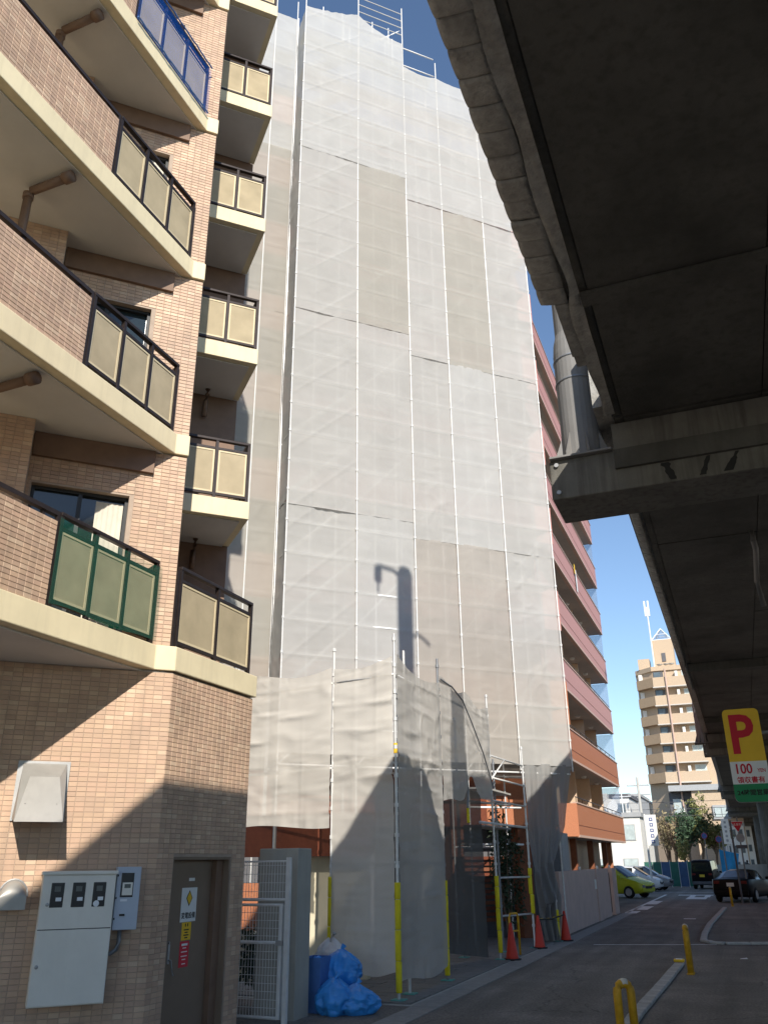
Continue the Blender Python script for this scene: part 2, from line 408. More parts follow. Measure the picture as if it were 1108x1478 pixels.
# kerbs
def kerb(pts, wd=.2, h=.12, label=''):
    root = struct('kerb', MB().box(-.01, .01, -.01, .01, 0, .02), 'kerb_stone')
    root.location = (pts[0][0], pts[0][1], 0)
    for (ax, ay), (bx, by) in zip(pts, pts[1:]):
        L = math.hypot(bx-ax, by-ay); n = max(1, round(L/.6)); az = math.degrees(math.atan2(bx-ax, by-ay))
        for i in range(n):
            t = i/n
            obj('kerb_stone', B(-wd/2, wd/2, .004, L/n-.004, 0, h+random.uniform(-.004, .004)), 'kerb_stone', root,
                (ax+(bx-ax)*t-pts[0][0], ay+(by-ay)*t-pts[0][1], 0), az, bevel=.02)
kerb([(-1.66, 3.0), (-1.66, 8), (-1.64, 13.2), (-1.56, 16.2), (-1.50, 19.3)], .18, .06)
kerb([(.9, 24.35), (-.75, 24.0), (-1.05, 24.1), (-1.28, 24.6), (-1.34, 27), (-1.34, 31), (-1.1, 41)], .17, .06)
rf = obj('kerb_reflector', B(-.10,.10,-.08,.08,0,.05), 'sign_yellow', None, (-1.50, 19.22, .06), bevel=.015); tag(rf, 'small yellow reflector on the tip of the near kerb', 'reflector')
obj('reflector_plate', B(-.06,.06,-.05,.05,.05,.056), 'sign_white', rf)
# painted lines
def line(x0, x1, y0, y1, sk=0, z=.009):
    mb = MB(); mb.quad((x0, y0, z), (x1, y0+sk, z), (x1, y1+sk, z), (x0, y1, z))
    o = struct('road_marking', mb, 'road_paint'); return o
line(-3.75, -.95, 23.05, 23.17, .75); line(-.6, 3.2, 24.35, 24.46, .1, .006)
line(-4.65, -4.2, 36.6, 38.2, 0, .012); line(-4.62, -4.05, 39.2, 42.2, 0, .012); line(-4.55, -4.1, 44, 47.5, 0, .012); line(-4.7, -4.55, 37, 56, 0, .012)
line(-8, -1.4, 60.2, 60.5); line(-3.2, -2.2, 50, 52.5); line(-3.9, -2.0, 55, 56); line(-3.2,-2.9,52.5,55); line(-2.4,-2.1,52.5,55); line(-2.3, -1.9, 33.5, 33.9)
struct('litter', MB().poly([(0,0,.012),(.16,.03,.012),(.14,.12,.03),(.02,.10,.014)],[(0,1,2,3)]), 'plastic_white', loc=(-.42, 20.6, 0))

# ------------------------------------------------------------------ the tiled apartment block on the left
LB = thing('apartment_building', 'brown tiled apartment block with cream balcony slabs, nearest on the left', 'building', (-6.25, 8.3, 0))
OL = Vector(LB.location)
def lb(name, mb, m, P=(0,0,0), az=0, parent=None, **k):
    return obj(name, mb, m, parent or LB, Vector(P)-OL if parent is None else P, az, **k)
AP = (-6.2, 8.35, 0); FL = 2.9; Z1 = 4.07; SH = .30
NLEV = 7
# --- ground floor walls
wa = lb('wall', B(-.4, -.012, -5.2, .135, 0, Z1-.02), 'grout', AP, 45)
hood_hole = ()
tile_field('tile_cladding', wa, (0,0,0), 0, -5.2, .139, .0, Z1-.03, x=-.011, singles=300, centre=(-.75, 2.55))
DY0, DY1, DZ = 8.78, 10.03, 1.985
wbm = MB(); y0b, y1b = 8.452, 10.36
BP = (-6.1, 0, 0)
wbm.box(-.5, -.012, y0b, DY0, 0, Z1-.02); wbm.box(-.5, -.012, DY1, y1b, 0, Z1-.02); wbm.box(-.5, -.012, DY0, DY1, DZ, Z1-.02)
wbm.box(-3, -.5, y0b+.6, y1b, 0, Z1-.02)
wb = lb('wall', wbm, 'grout', BP, 0)
tile_field('tile_cladding', wb, (0,0,0), 0, y0b, y1b, 0, Z1-.03, holes=[(DY0, DY1, -1, DZ)], x=-.010)
# door reveal, door leaf and signs
rv = MB(); rv.box(-.42, -.02, DY0-.001, DY0+.03, 0, DZ); rv.box(-.42, -.02, DY1-.03, DY1+.001, 0, DZ); rv.box(-.42, -.02, DY0+.03, DY1-.03, DZ-.03, DZ)
lb('door_reveal', rv, 'door_brown', BP)
dl = lb('door', B(-.22, -.17, 8.96, 9.84, .02, 1.95), 'door_brown', BP)
df = MB(); df.box(-.25, -.12, 8.81, 8.955, 0, 1.955); df.box(-.25, -.10, 9.845, 10.0, 0, 1.955)
lb('door_frame', df, 'brown_paint', BP)
sx = -.168
def onB(x): return lambda u, v: (x, u, v)
def plate(name, yc, zc, wd, h, m, x=sx): return obj(name, B(x-.004, x, yc-wd/2, yc+wd/2, zc-h/2, zc+h/2), m, dl)
def words(s, yc, zc, size, m, x=sx+.002, bold=0, sxx=1):
    mb = text_mb(s, size, lambda u, v: (x, yc+u, zc+v), bold, sxx); return obj('lettering', mb, m, dl)
plate('number_plate', 9.42, 1.735, .12, .035, 'sign_white')
plate('warning_sign', 9.39, 1.46, .32, .37, 'sign_white')
obj('diamond_symbol', MB().poly([(sx+.002,9.39,1.44),(sx+.002,9.455,1.53),(sx+.002,9.39,1.62),(sx+.002,9.325,1.53)], [(0,1,2,3)]), 'ink_black', dl)
obj('diamond_symbol', MB().poly([(sx+.004,9.39,1.458),(sx+.004,9.442,1.53),(sx+.004,9.39,1.602),(sx+.004,9.338,1.53)], [(0,1,2,3)]), 'sign_yellow', dl)
words('変電設備', 9.39, 1.345, .072, 'ink_black', bold=.0012)
plate('caution_sticker', 9.375, 1.175, .19, .19, 'sign_yellow')
for dy in (-.022, .022): obj('exclamation_mark', MB().box(sx, sx+.002, 9.375+dy-.009, 9.375+dy+.009, 1.225, 1.257), 'ink_black', dl)
for k in range(4): obj('print_line', MB().box(sx, sx+.002, 9.375-(.05 if k%2 else .03), 9.375+(.05 if k%2 else .03), 1.10+k*.028, 1.113+k*.028), 'ink_black', dl)
plate('notice_sticker', 9.36, .935, .19, .27, 'sign_red')
for k, h in enumerate((1.035, 1.0, .96, .915, .88, .835)): obj('print_line', MB().box(sx, sx+.002, 9.36-(.06 if k in (0,2,3) else .035), 9.36+(.06 if k in (0,2,3) else .035), h-(.012 if k==0 else .005), h+(.012 if k==0 else .005)), 'sign_white', dl)
hm = MB(); hm.box(sx-.002, sx+.015, 9.015, 9.055, .86, 1.06); hm.tube([(sx+.02,9.035,.9),(sx+.05,9.035,.9),(sx+.05,9.06,.82),(sx+.05,9.10,.74)], .010); hm.tube([(sx,9.03,1.08),(sx+.02,9.03,1.08)], .015)
obj('handle', hm, 'steel_dull', dl)
# --- slabs, soffits, upper walls, balconies
def zs(n): return Z1 + FL*(n-1)
poly1 = [(-6.25,-3),(-6.25,8.26),(-6.075,8.435),(-6.07,10.40),(-13,10.40),(-13,-3)]
polyn = [(-6.25,-3),(-6.25,8.26),(-6.12,8.39),(-7.10,9.37),(-13,3.5),(-13,-3)]
def inset(poly):
    q = [list(p) for p in poly]; q[0][0] -= .14; q[1] = [-6.39, 8.20]; q[2] = [q[2][0]-.12, q[2][1]-.02]
    if len(poly) == 6 and poly is poly1: q[3] = [-6.22, 10.3]
    return [tuple(p) for p in q]
def railing(parent, x, y0, y1, z, npan, end=True, gap_top=.16):
    """posts, rails and frosted panels along local y; all in the parent's local frame"""
    H = 1.06
    rm = MB()
    rm.box(x-.035, x+.035, y0-.02, y1+.02, z+H-.045, z+H)
    r = obj('top_rail', rm, 'rail_metal', parent, bevel=.006)
    obj('rail', B(x-.02, x+.02, y0, y1, z+.86, z+.90), 'rail_metal', parent)
    obj('rail', B(x-.02, x+.02, y0, y1, z+.055, z+.095), 'rail_metal', parent)
    st = (y1-y0)/npan
    for i in range(npan+1):
        obj('post', B(x-.028, x+.028, y0+i*st-.022, y0+i*st+.022, z, z+H-.046), 'rail_metal', parent)
    for i in range(npan):
        a, b = y0+i*st+.03, y0+(i+1)*st-.03
        fr = MB(); fw = .028
        for bx in ((a, a+fw, z+.10, z+.855), (b-fw, b, z+.10, z+.855), (a+fw, b-fw, z+.10, z+.10+fw), (a+fw, b-fw, z+.855-fw, z+.855)): fr.box(x-.012, x+.012, *bx)
        p = obj('panel', MB().box(x-.004, x+.004, a+fw, b-fw, z+.10+fw, z+.855-fw), 'panel_cream', parent)
        obj('panel_frame', fr, 'pale_frame', p)
WIN = (-1.78, -.61)     # the window opening in the angled wall
for n in range(1, NLEV+1):
    z = zs(n); top = z+SH; nz_ = z+FL
    sl = lb('slab', MB().prism(poly1 if n == 1 else polyn, z, top), 'cream_paint', bevel=.012)
    lb('soffit', MB().prism(inset(poly1 if n == 1 else polyn), z-.02, z-.003), 'soffit_paint')
    # angled wall with the window
    wm = MB(); wz = top+1.91
    wm.box(-.9, -.012, WIN[1], .07, top, nz_-.021); wm.box(-.3, -.012, -4.8, WIN[0], top, nz_-.021); wm.box(-.3, -.012, WIN[0], WIN[1], wz, nz_-.021)
    wm.box(-.3, -.012, WIN[0], WIN[1], top, top+.06); wm.box(-2.2, -.9, -4.8, .0, top, nz_-.021)
    wu = lb('wall', wm, 'grout', AP, 45)
    tile_field('tile_cladding', wu, (0,0,0), 0, -1.9, .07, top, nz_-.022, holes=[(WIN[0], WIN[1], top, wz)], x=-.010)
    # projecting pier with tiles
    pr = lb('pier', B(-.012, .375, -4.8, -1.84, top+.001, nz_-.021), 'grout', AP, 45)
    tile_field('tile_cladding', pr, (0,0,0), 0, -4.5, -1.84, top, nz_-.022, x=.376)
    lb('ceiling_beam', B(.001, .05, -1.83, -.35, nz_-.34, nz_-.022), 'brown_paint', AP, 45)
    wf = MB()
    for a, b, c, d in ((WIN[0], WIN[0]+.04, top+.06, wz), (WIN[1]-.04, WIN[1], top+.06, wz), (WIN[0]+.04, WIN[1]-.04, wz-.04, wz), ((WIN[0]+WIN[1])/2-.025, (WIN[0]+WIN[1])/2+.025, top+.06, wz-.04)): wf.box(-.18, -.10, a, b, c, d)
    wi = lb('window', wf, 'dark_frame', AP, 45)
    mid = (WIN[0]+WIN[1])/2
    obj('pane', B(-.15, -.144, WIN[0]+.04, mid-.025, top+.06, wz-.04), 'window_glass', wi)
    obj('pane', B(-.165, -.159, mid+.025, WIN[1]-.04, top+.06, wz-.04), 'window_glass' if n != 1 else 'car_glass', wi)
    if n in (1, 3):
        cm = MB(); cm.grid(lambda u, v: (-.135 + .0*u if False else -.152 + .004*math.sin(u*34) , mid+.20+(WIN[1]-.05-mid-.20)*u, top+.08+(wz-.1-top-.06)*v), 30, 2)
        obj('curtain', cm, 'curtain', wi)
    # parapet of tiles, railing, drain pipe
    pp = lb('parapet', B(-.14, -.022, -3, 6.40, top+.001, top+.93), 'grout', (-6.25, 0, 0))
    tile_field('tile_cladding', pp, (0,0,0), 0, 1.2, 6.40, top, top+.93, x=-.020)
    obj('top_rail', B(-.10, -.03, -3, 6.44, top+1.0, top+1.05), 'rail_metal', pp)
    for k in range(8): obj('rail_support', B(-.09, -.05, 6.2-k*.9, 6.24-k*.9, top+.93, top+1.0), 'rail_metal', pp)
    rl = lb('railing', B(-.05, -.01, 6.40, 6.44, top, top+1.0), 'rail_metal', (-6.27, 0, 0))
    railing(rl, -.03, 6.47, 8.18, top, 3)
    dp = MB(); q = nz_-.10
    dp.tube([(-7.12,5.95,top+.01),(-7.12,5.95,q-.06),(-7.07,5.95,q-.01),(-6.52,5.95,q+.0)], .055, 12); dp.tube([(-6.56,5.95,q),(-6.44,5.95,q)], .075, 14); dp.tube([(-7.12,5.95,q-.12),(-7.12,5.95,q-.04)], .068, 12)
    lb('drain_pipe', dp, 'brown_paint', (0, 0, 0), smooth=True)
    # the small balcony beyond the corner, turned 45 degrees
    if n >= 2:
        b0 = lb('balcony_slab', B(-1.35, 0, -2.2, 0, z, top), 'cream_paint', (-6.53, 10.67, 0), 45, bevel=.01)
        obj('soffit', B(-1.33, -.12, -2.2, -.12, z-.02, z-.003), 'soffit_paint', b0)
        br = lb('railing', B(-.06, -.02, -2.20, -2.16, top, top+1.0), 'rail_metal', (-6.53, 10.67, 0), 45)
        railing(br, -.05, -2.16, -.05, top, 4)
        b2 = lb('railing', B(-.06, -.02, .06, .08, top, top+.01), 'rail_metal', (-6.53-.0, 10.67, 0), -45)
        for a, b in ((-.02, .02),):
            pass
        sm = MB(); sm.box(-.085, -.015, -1.30, -.085, top+1.015, top+1.06); 
        # side rail runs back from the corner: built in the slab frame
        s2 = MB(); s2.box(-1.3, -.09, -.085, -.015, top+1.015, top+1.06); s2.box(-1.3, -.09, -.07, -.03, top+.055, top+.095)
        for k in range(3): s2.box(-.47-.42*k-.02, -.47-.42*k+.02, -.07, -.03, top, top+1.014)
        obj('side_rail', s2, 'rail_metal', br)
        obj('panel', B(-1.28, -.10, -.056, -.048, top+.12, top+.86), 'panel_cream', br)
        lb('wall', B(-4.2, -1.351, -3.2, -.02, zs(n)-2.6 if n == 2 else top-.001, nz_-.001), 'brown_paint', (-6.53, 10.67, 0), 45)
        if n > 3: continue
        pm = MB(); pm.tube([(-1.1,-.62,z-.03),(-1.1,-.62,z-.14),(-1.22,-.62,z-.20),(-1.26,-.62,z-.5)], .045, 10)
        lb('drain_pipe', pm, 'brown_paint', (-6.53, 10.67, 0), 45, smooth=True)
# terrace railing above the ground-floor side wall
tr = lb('railing', B(-.05, -.01, 8.42, 8.46, Z1+SH, Z1+SH+1.0), 'rail_metal', (-6.13, 0, 0))
railing(tr, -.03, 8.50, 10.26, Z1+SH, 2)
lb('terrace_wall', B(-3.0, -1.5, 8.9, 10.3, Z1+SH, Z1+FL-.03), 'brown_paint', (-6.1, 0, 0))

def drape(P, az, y0, y1, z0, z1, amp, seed, res=.06, bot=None, top=None, out=0, pleat=.012, ribs=(), diag=None):
    """a hanging cloth: laced along both sides, creased between; ribs = heights where it lies over a pipe"""
    w_ = y1-y0; h = z1-z0; nu = max(6, int(w_/res)); nv = max(6, int(h/res))
    mb = MB(); off = seed*7.3
    def fn(u, v):
        t = top(u) if top else z1; b = bot(u) if bot else z0
        zz = b+(t-b)*v; yy = y0+w_*u
        pin = math.sin(math.pi*u)**.6
        big = wob(yy*.55+seed, zz*.35, seed)*.9
        # packing folds run nearly level; tension creases slant away from the lacing
        fz = (zz+.05*wob(yy*.9, seed, zz*.4)+.02*math.sin(yy*2+seed))/.43+off
        k = math.floor(fz); tk = fz-k-.5+.3*wob(k*3.3, yy*.45, seed)
        fold = math.exp(-abs(tk)/.09)*(1.5*wob(k*1.71, yy*.9, seed)+.2)+.6*math.exp(-abs(tk-.33)/.07)*wob(k*2.9, yy*1.1, seed+4)+.6*math.exp(-abs(tk+.25+.2*wob(yy, k, 2))/.06)*wob(k*4.9, yy*1.4, seed+6)
        r1 = max(0, 1-abs(wob(yy*.8+zz*.55+seed*3, zz*.9-yy*.5, seed*1.7))*7)
        r2 = max(0, 1-abs(wob(yy*1.5-zz*.9+seed, zz*1.3+yy*1.1, seed*2.3))*9)
        m = max(0, wob(yy*.5, zz*.4, seed+9)+.25)
        gth = .35*pin*math.exp(-min(z1-zz, zz-z0)/.30)*wob(yy*5.5, seed*2, zz*.6)
        d = amp*(gth+pin*(big*1.1+r1*.25*m)+(.3+.7*pin)*r2*.22*m)+pleat*fold+pleat*.25*wob(yy*2.3, zz*2.3, seed)
        for q in ribs: d += .016*math.exp(-((zz-q)/.035)**2)*(.5+.5*pin)
        if diag:
            q = ((yy-y0)/w_*1.8+off-zz) % 1.8
            d += .012*math.exp(-((q-.9)/.05)**2)
        for q in (.33, .72): d += .008*math.exp(-((u-q-.02*math.sin(zz*.3))*w_/.03)**2)*max(0, .3+wob(zz*.5, q*9, seed))
        return (out+d, yy, zz)
    mb.grid(fn, nu, nv)
    return mb
dr = drape(0, 0, 6.40, 8.22, Z1+SH+.01, Z1+SH+.98, .012, 3.1, .05, pleat=.003, bot=lambda u: Z1+SH+.02+.02*math.sin(u*9), top=lambda u: Z1+SH+.97-.02*math.sin(u*3.14*3)**2)
gn = obj('green_net', dr, 'net_green', None, (-6.235, 0, 0), smooth=True); tag(gn, 'dark green net tied over the lowest balcony railing', 'net')
dr = drape(0, 0, 6.40, 8.22, zs(4)+SH-.02, zs(4)+SH+1.0, .02, 8.4, .05, pleat=.004, top=lambda u: zs(4)+SH+1.0-.10*math.sin(u*3.14*2)**2*u)
bn = obj('blue_net', dr, 'net_blue', None, (-6.235, 0, 0), smooth=True); tag(bn, 'blue net slung over the highest visible balcony railing', 'net')
for k, (zz, t) in enumerate(((zs(4)+SH+.0, .02), (zs(4)+SH+1.0, .02))):
    ro = MB(); ro.tube([(-6.21, 6.4+.09*i, zz+.03*wob(i*.7, 3, k)) for i in range(21)], .014, 6)
    obj('edge_rope', ro, 'tarp_blue', bn, (6.235, 0, 0))

# ---- things fixed on the ground-floor wall (frame of wall A)
def onA(y, z, x=0):
    a = R(45); return (AP[0]+y*math.sin(a)+x*math.cos(a), AP[1]+y*math.cos(a)-x*math.sin(a), z)
v = thing('vent_hood', 'satin steel box-shaped exhaust hood on the tiled wall', 'vent', onA(-1.15, 2.32), 45)
hb = MB(); W2 = .25
hb.poly([(0,-.235,.635),(0,.215,.635),(.20,-.155,.47),(.20,.145,.47),(.52,-.255,.0),(.52,.215,.0),(0,-.275,0.06),(0,.235,.06)],
        [(0,1,3,2),(2,3,5,4),(0,2,4,6),(1,7,5,3)])
o = obj('hood_shell', hb, 'steel_satin', v); sm = o.modifiers.new('solid', 'SOLIDIFY'); sm.thickness = .006
obj('wall_flange', B(.0, .012, -.29, .25, .03, .65), 'steel_dull', v)
ss = MB()
for yy, zz in ((-.17,.18),(.14,.18)): ss.lathe([(.006,0),(.006,.006)], 8, (.398, yy, zz))
obj('screw', ss, 'steel_dull', v)
v = thing('round_vent', 'round steel vent cap at the left edge beside the meter cabinet', 'vent', onA(-1.30, 1.55), 45)
hb = MB(); n_ = 14
def rv_(u, v_):
    t = math.pi*u; e = math.sin(v_*math.pi/2)
    return (.16*(1-(1-v_)**2) if False else .17*e, -.13*math.cos(t)*(1-.25*v_**2), .17*math.sin(t)*(math.cos(v_*math.pi/2)**.6 if v_ < 1 else 0)+.08)
hb.grid(rv_, 18, 8)
hb.grid(lambda u, w_: (.17*math.sin(w_*math.pi/2) if True else 0, -.13+.26*u, .08-.10*(1-.3*w_)+.0), 1, 6)
o = obj('cap', MB().lathe([(.0,.0),(.05,.0)], 8), 'steel_satin', v)
bpy.data.objects.remove(o)
cap = MB()
# half-dome top above a short skirt, open below
def dome(u, w_):
    t = math.pi*u
    if w_ < .55:
        k = w_/.55; return (.16*math.sin(k*math.pi/2)**1.0, -.13*math.cos(t), .13*math.sin(t)*math.cos(k*math.pi/2)**.55+.06)
    k = (w_-.55)/.45; return (.16, -.13*math.cos(t), (.06 - .12*k) if True else 0)
cap.grid(lambda u, w_: (.16*math.sqrt(max(0, 1-w_*w_)), -.13*math.cos(math.pi*u), .06+.16*w_*math.sin(math.pi*u)), 20, 10)
cap.grid(lambda u, w_: (.16 if abs(u-.5) < .49 else .16, -.13+.26*u, .06-.12*w_), 2, 2)
cap.grid(lambda u, w_: (.16*u, -.13, .06-.12*w_), 2, 2); cap.grid(lambda u, w_: (.16*u, .13, .06-.12*w_), 2, 2)
obj('cap', cap, 'steel_satin', v, smooth=True)
obj('mounting_ring', MB().tube([(.004, -.14*math.cos(k*math.pi/12), .06+.165*math.sin(k*math.pi/12)) for k in range(13)], .012, 6), 'steel_dull', v)
# meter cabinet
mc = thing('meter_cabinet', 'tall grey steel cabinet with three electric meters in black windows', 'meter box', onA(-.665, .61), 45)
cb = obj('cabinet_body', B(0, .22, -.37, .36, 0, 1.22), 'cabinet_grey', mc, bevel=.006)
obj('top_cap', B(-.0, .245, -.385, .375, 1.205, 1.24), 'cabinet_grey', mc, bevel=.006)
obj('upper_door', B(.221, .232, -.362, .352, .695, 1.197), 'cabinet_grey', mc, bevel=.003)
obj('lower_door', B(.221, .232, -.362, .352, .012, .687), 'cabinet_grey', mc, bevel=.003)
obj('door_seam', B(.2195, .2215, -.362, .352, .687, .695), 'meter_black', mc)
for i, yc in enumerate((-.215, -.005, .2)):
    wd = obj('meter_window', B(.225, .236, yc-.065, yc+.065, .895, 1.13), 'meter_black', mc, bevel=.006)
    obj('meter_display', B(.236, .238, yc-.03, yc+.03, 1.045, 1.095), 'meter_lcd', wd)
    obj('label_sticker', B(.236, .2385, yc-.01+.0, yc+.045, .955, .99), 'white_label', wd)
    if i == 2: obj('seal_sticker', MB().lathe([(.03, 0), (.03, .002)], 16), 'white_label', wd, (.237, yc-.02, .925)).rotation_euler = (0, R(90), 0)
for yy, zz in ((-.30, .925), (-.325, .36)):
    o = obj('lock', MB().lathe([(.018, 0), (.018, .012), (.008, .016)], 14), 'steel_dull', mc, (.232, yy, zz)); o.rotation_euler = (0, R(90), 0)
mb_ = thing('meter_box', 'small blue-grey meter box mounted right of the grey cabinet', 'meter box', onA(-.165, 1.27), 45)
obj('box_body', B(0, .16, -.125, .125, 0, .615), 'meter_blue', mb_, bevel=.008)
wd = obj('meter_window', B(.156, .164, -.078, .055, .315, .555), 'meter_black', mb_, bevel=.005)
obj('meter_face', B(.164, .167, -.06, .045, .335, .46), 'cabinet_grey', wd); obj('meter_display', B(.167, .169, -.04, .025, .405, .445), 'meter_lcd', wd)
obj('label_sticker', B(.161, .1635, -.07, .0, .275, .298), 'white_label', mb_); obj('latch', B(.16, .17, -.065, -.01, .135, .155), 'meter_black', mb_)
for zz in (.10, .3, .52): obj('hinge', B(.158, .166, -.122, -.108, zz, zz+.02), 'meter_black', mb_)
cv = MB(); cv.tube([(.06,-.03,-.0),(.06,-.03,-.12),(.06,-.05,-.19),(.05,-.10,-.225),(.04,-.17,-.23),(.0,-.2,-.23)], .022, 10)
obj('conduit', cv, 'dark_pipe', mb_, smooth=True)

# ------------------------------------------------------------------ the scaffolded red apartment block
MP = Vector((-10.03, 18.28, 0)); MAZ = 45
PY = [0, 2.01, 3.78, 5.13, 6.75, 8.41]
def M(x, y, z=0):
    a = R(MAZ); return Vector((MP.x+y*math.sin(a)+x*math.cos(a), MP.y+y*math.cos(a)-x*math.sin(a), z))
RB = thing('apartment_building', 'red-banded apartment block wrapped in scaffolding with long balconies up the street', 'building', (-7.2, 28, 0))
OR = Vector(RB.location)
def rb(name, mb, m, P=(0,0,0), az=0, parent=None, **k):
    return obj(name, mb, m, parent or RB, Vector(P)-OR if parent is None else P, az, **k)
RZ = 2.77; RF = 2.865; RL = 9
# angled wing behind the sheets
rb('wall', B(-9, -2.3, -6, 9.3, .0, 28.6), 'wing_wall', MP, MAZ)
for k in range(RL):
    z = RZ+RF*k; m = 'orange_tile' if k < 2 or k == RL-1 else 'red_tile'
    rb('balcony_floor', B(-2.3, -1.12, -6, 9.3 if k else 8.6, z, z+.18), 'red_soffit', MP, MAZ)
    rb('parapet', B(-1.25, -1.10, -6 if k else 6.3, 9.3 if k else 8.6, z+.001, z+1.28), m, MP, MAZ)
    if k == 0: rb('parapet', B(-1.25, -1.10, -6, 6.29, z+.001, z+1.28), 'dark_orange', MP, MAZ)
# street wing
XW = -5.85; YE = 49.8
rb('wall', B(-9, -1.35, 26.2, YE-.6, 0, 27.6), 'peach_wall', (XW, 0, 0))
rb('roof', B(-9.2, -.2, 26.2, YE, 27.6, 27.9), 'red_tile', (XW, 0, 0))
for k in range(RL):
    z = RZ+RF*k; m = 'orange_tile' if k < 2 else 'red_tile'; ys = 35.2 if k == 0 else 27.5
    rb('balcony_floor', B(-1.4, -.005, ys, YE-.01, z, z+.17), 'red_soffit', (XW, 0, 0))
    p = rb('parapet', B(-.14, 0, ys, YE, z+.06, z+1.22), m, (XW, 0, 0))
    obj('coping', B(-.17, .03, ys-.02, YE+.02, z+1.22, z+1.27), 'red_coping', p)
    obj('drip_edge', B(-.17, .012, ys-.01, YE+.01, z-.03, z+.058), 'red_coping', p)
    obj('joint_line', B(-.01, .006, ys, YE, z+.40, z+.425), 'dark_orange', p)
    rb('parapet', B(-1.4, -.145, YE-.14, YE, z+.06, z+1.22), m, (XW, 0, 0))
    if k == 0: rb('parapet', MB().poly([(-2.2,33.4,z),(-2.2,33.4,z+1.22),(-.0,35.2,z),(0,35.2,z+1.22),(-2.3,33.5,z),(-2.3,33.5,z+1.22),(-.14,35.25,z),(-.14,35.25,z+1.22)],[(0,2,3,1),(4,5,7,6),(1,3,7,5),(0,4,6,2)]), 'orange_tile', (XW, 0, 0))
    for j in range(5):
        yy = 31.5+4.1*j
        if k == 0 and j < 1: continue
        d = rb('dividing_wall', B(-1.35, -.72, yy, yy+.12, z+.17, z+RF-.001), 'peach_wall', (XW, 0, 0))
        lamp = MB().lathe([(.0,-.11),(.10,-.10),(.13,-.04),(.13,0)], 14, (-.75, yy-1.4, z+RF-.001))
        rb('ceiling_lamp', lamp, 'plastic_white', (XW, 0, 0), smooth=True)
        w_ = rb('window', B(-1.352, -1.30, yy-2.9, yy-1.0, z+.3, z+2.1), 'dark_frame', (XW, 0, 0))
        for q in (0, 1): obj('pane', B(-1.30, -1.292, yy-2.86+q*.94, yy-2.0+q*.94, z+.34, z+2.06), 'far_glass', w_)
    hr = MB(); hr.tube([(-.07, ys+.2, z+1.48), (-.07, YE-.1, z+1.48)], .02, 6)
    for q in range(int((YE-ys)/1.5)): hr.tube([(-.07, ys+.3+q*1.5, z+1.26), (-.07, ys+.3+q*1.5, z+1.48)], .014, 5)
    rb('hand_rail', hr, 'rail_metal', (XW, 0, 0))
    if k: rb('end_screen', B(-1.3, -.05, YE-.08, YE-.07, z-RF+1.3, z-.04), 'clear_screen', (XW, 0, 0))
ac = thing('laundry', 'yellow and white cloth hanging over a red balcony parapet', 'laundry', (XW+.03, 40.9, RZ+RF*4))
c1 = MB().grid(lambda u, v_: (.03+.02*wob(u*3, v_*3, 1), .35*u, .15+1.15*v_), 6, 10); obj('white_cloth', c1, 'plastic_white', ac)
c1 = MB().grid(lambda u, v_: (.035+.02*wob(u*3, v_*3, 4), -.3+.3*u, 1.0+.5*v_), 6, 6); obj('yellow_cloth', c1, 'sign_yellow', ac)
# ground floor under the street wing, recessed; posts
rb('ground_floor_wall', B(-1.5, -1.36, 33, YE-.6, .0, RZ), 'far_dark', (XW, 0, 0))
for yy in (38.5, 43, 47.5, 49.4): rb('column', B(-1.0, -.75, yy, yy+.25, 0, RZ), 'orange_tile' if yy > 49 else 'wood_red', (XW, 0, 0))
# entrance hall inside the angle
rb('entrance_wall', B(-2.30, -2.0, -3, 9.2, 0, RZ), 'far_dark', MP, MAZ)
for yy in (5.2, 7.3): rb('column', B(-1.6, -1.2, yy, yy+.4, 0, RZ), 'wood_red', MP, MAZ)
rb('canopy_fascia', B(-9.3, -6.28, 14.9, 15.2, 2.02, 2.75), 'dark_orange')
rb('cream_wall', B(-8.0, -6.42, 15.25, 15.4, 0, 2.02), 'cream_wall')
rb('canopy_post', MB().tube([(-8.05,14.7,0),(-8.05,14.7,2.7)], .035), 'steel_dull')
for i in range(12):
    rb('brick_course', B(-.0, .03, -1.2, 1.0, .4+i*.14, .49+i*.14), 'dark_orange' if i % 3 else 'wood_red', M(-1.95, 6.4), MAZ)

# boundary wall along the street
bw = thing('boundary_wall', 'low pinkish rendered boundary wall along the street by the red block', 'wall', (-4.9, 25.4, 0))
obj('wall_panel', B(-.16, 0, .0, 6.5, -.05, 1.62), 'pink_wall', bw, bevel=.01)
obj('wall_panel', B(-.20, .04, 6.55, 7.35, -.05, 1.62), 'pink_wall', bw, bevel=.01)
obj('wall_panel', B(-.16, 0, 7.4, 9.7, -.05, 1.62), 'pink_wall', bw, bevel=.01)
obj('wall_panel', B(-.22, .05, 10.4, 11.5, -.05, 1.62), 'pink_wall', bw, bevel=.01)
gt_ = MB()
for i in range(9): gt_.tube([(-.08, 9.72+i*.085, .08), (-.08, 9.72+i*.085, 1.45)], .009, 5)
gt_.tube([(-.08, 9.7, 1.45), (-.08, 10.4, 1.45)], .014, 6); gt_.tube([(-.08, 9.7, .1), (-.08, 10.4, .1)], .014, 6)
obj('gate_bars', gt_, 'rail_metal', bw)
obj('mail_slot', B(.0, .03, 6.2, 6.42, 1.0, 1.3), 'plastic_white', bw)
for yy in (29.3, 33.0, 36.1):
    o = obj('wall_lamp', MB().lathe([(.03,0),(.05,.03),(.045,.08),(.02,.11)], 14), 'plastic_white', None, (-4.98, yy, 1.62), smooth=True)
    tag(o, {29.3: 'small white lamp on the boundary wall nearest the dark curtain', 33.0: 'small white lamp on the middle of the boundary wall', 36.1: 'small white lamp at the far end of the boundary wall'}[yy], 'lamp', 'lamps on the boundary wall')
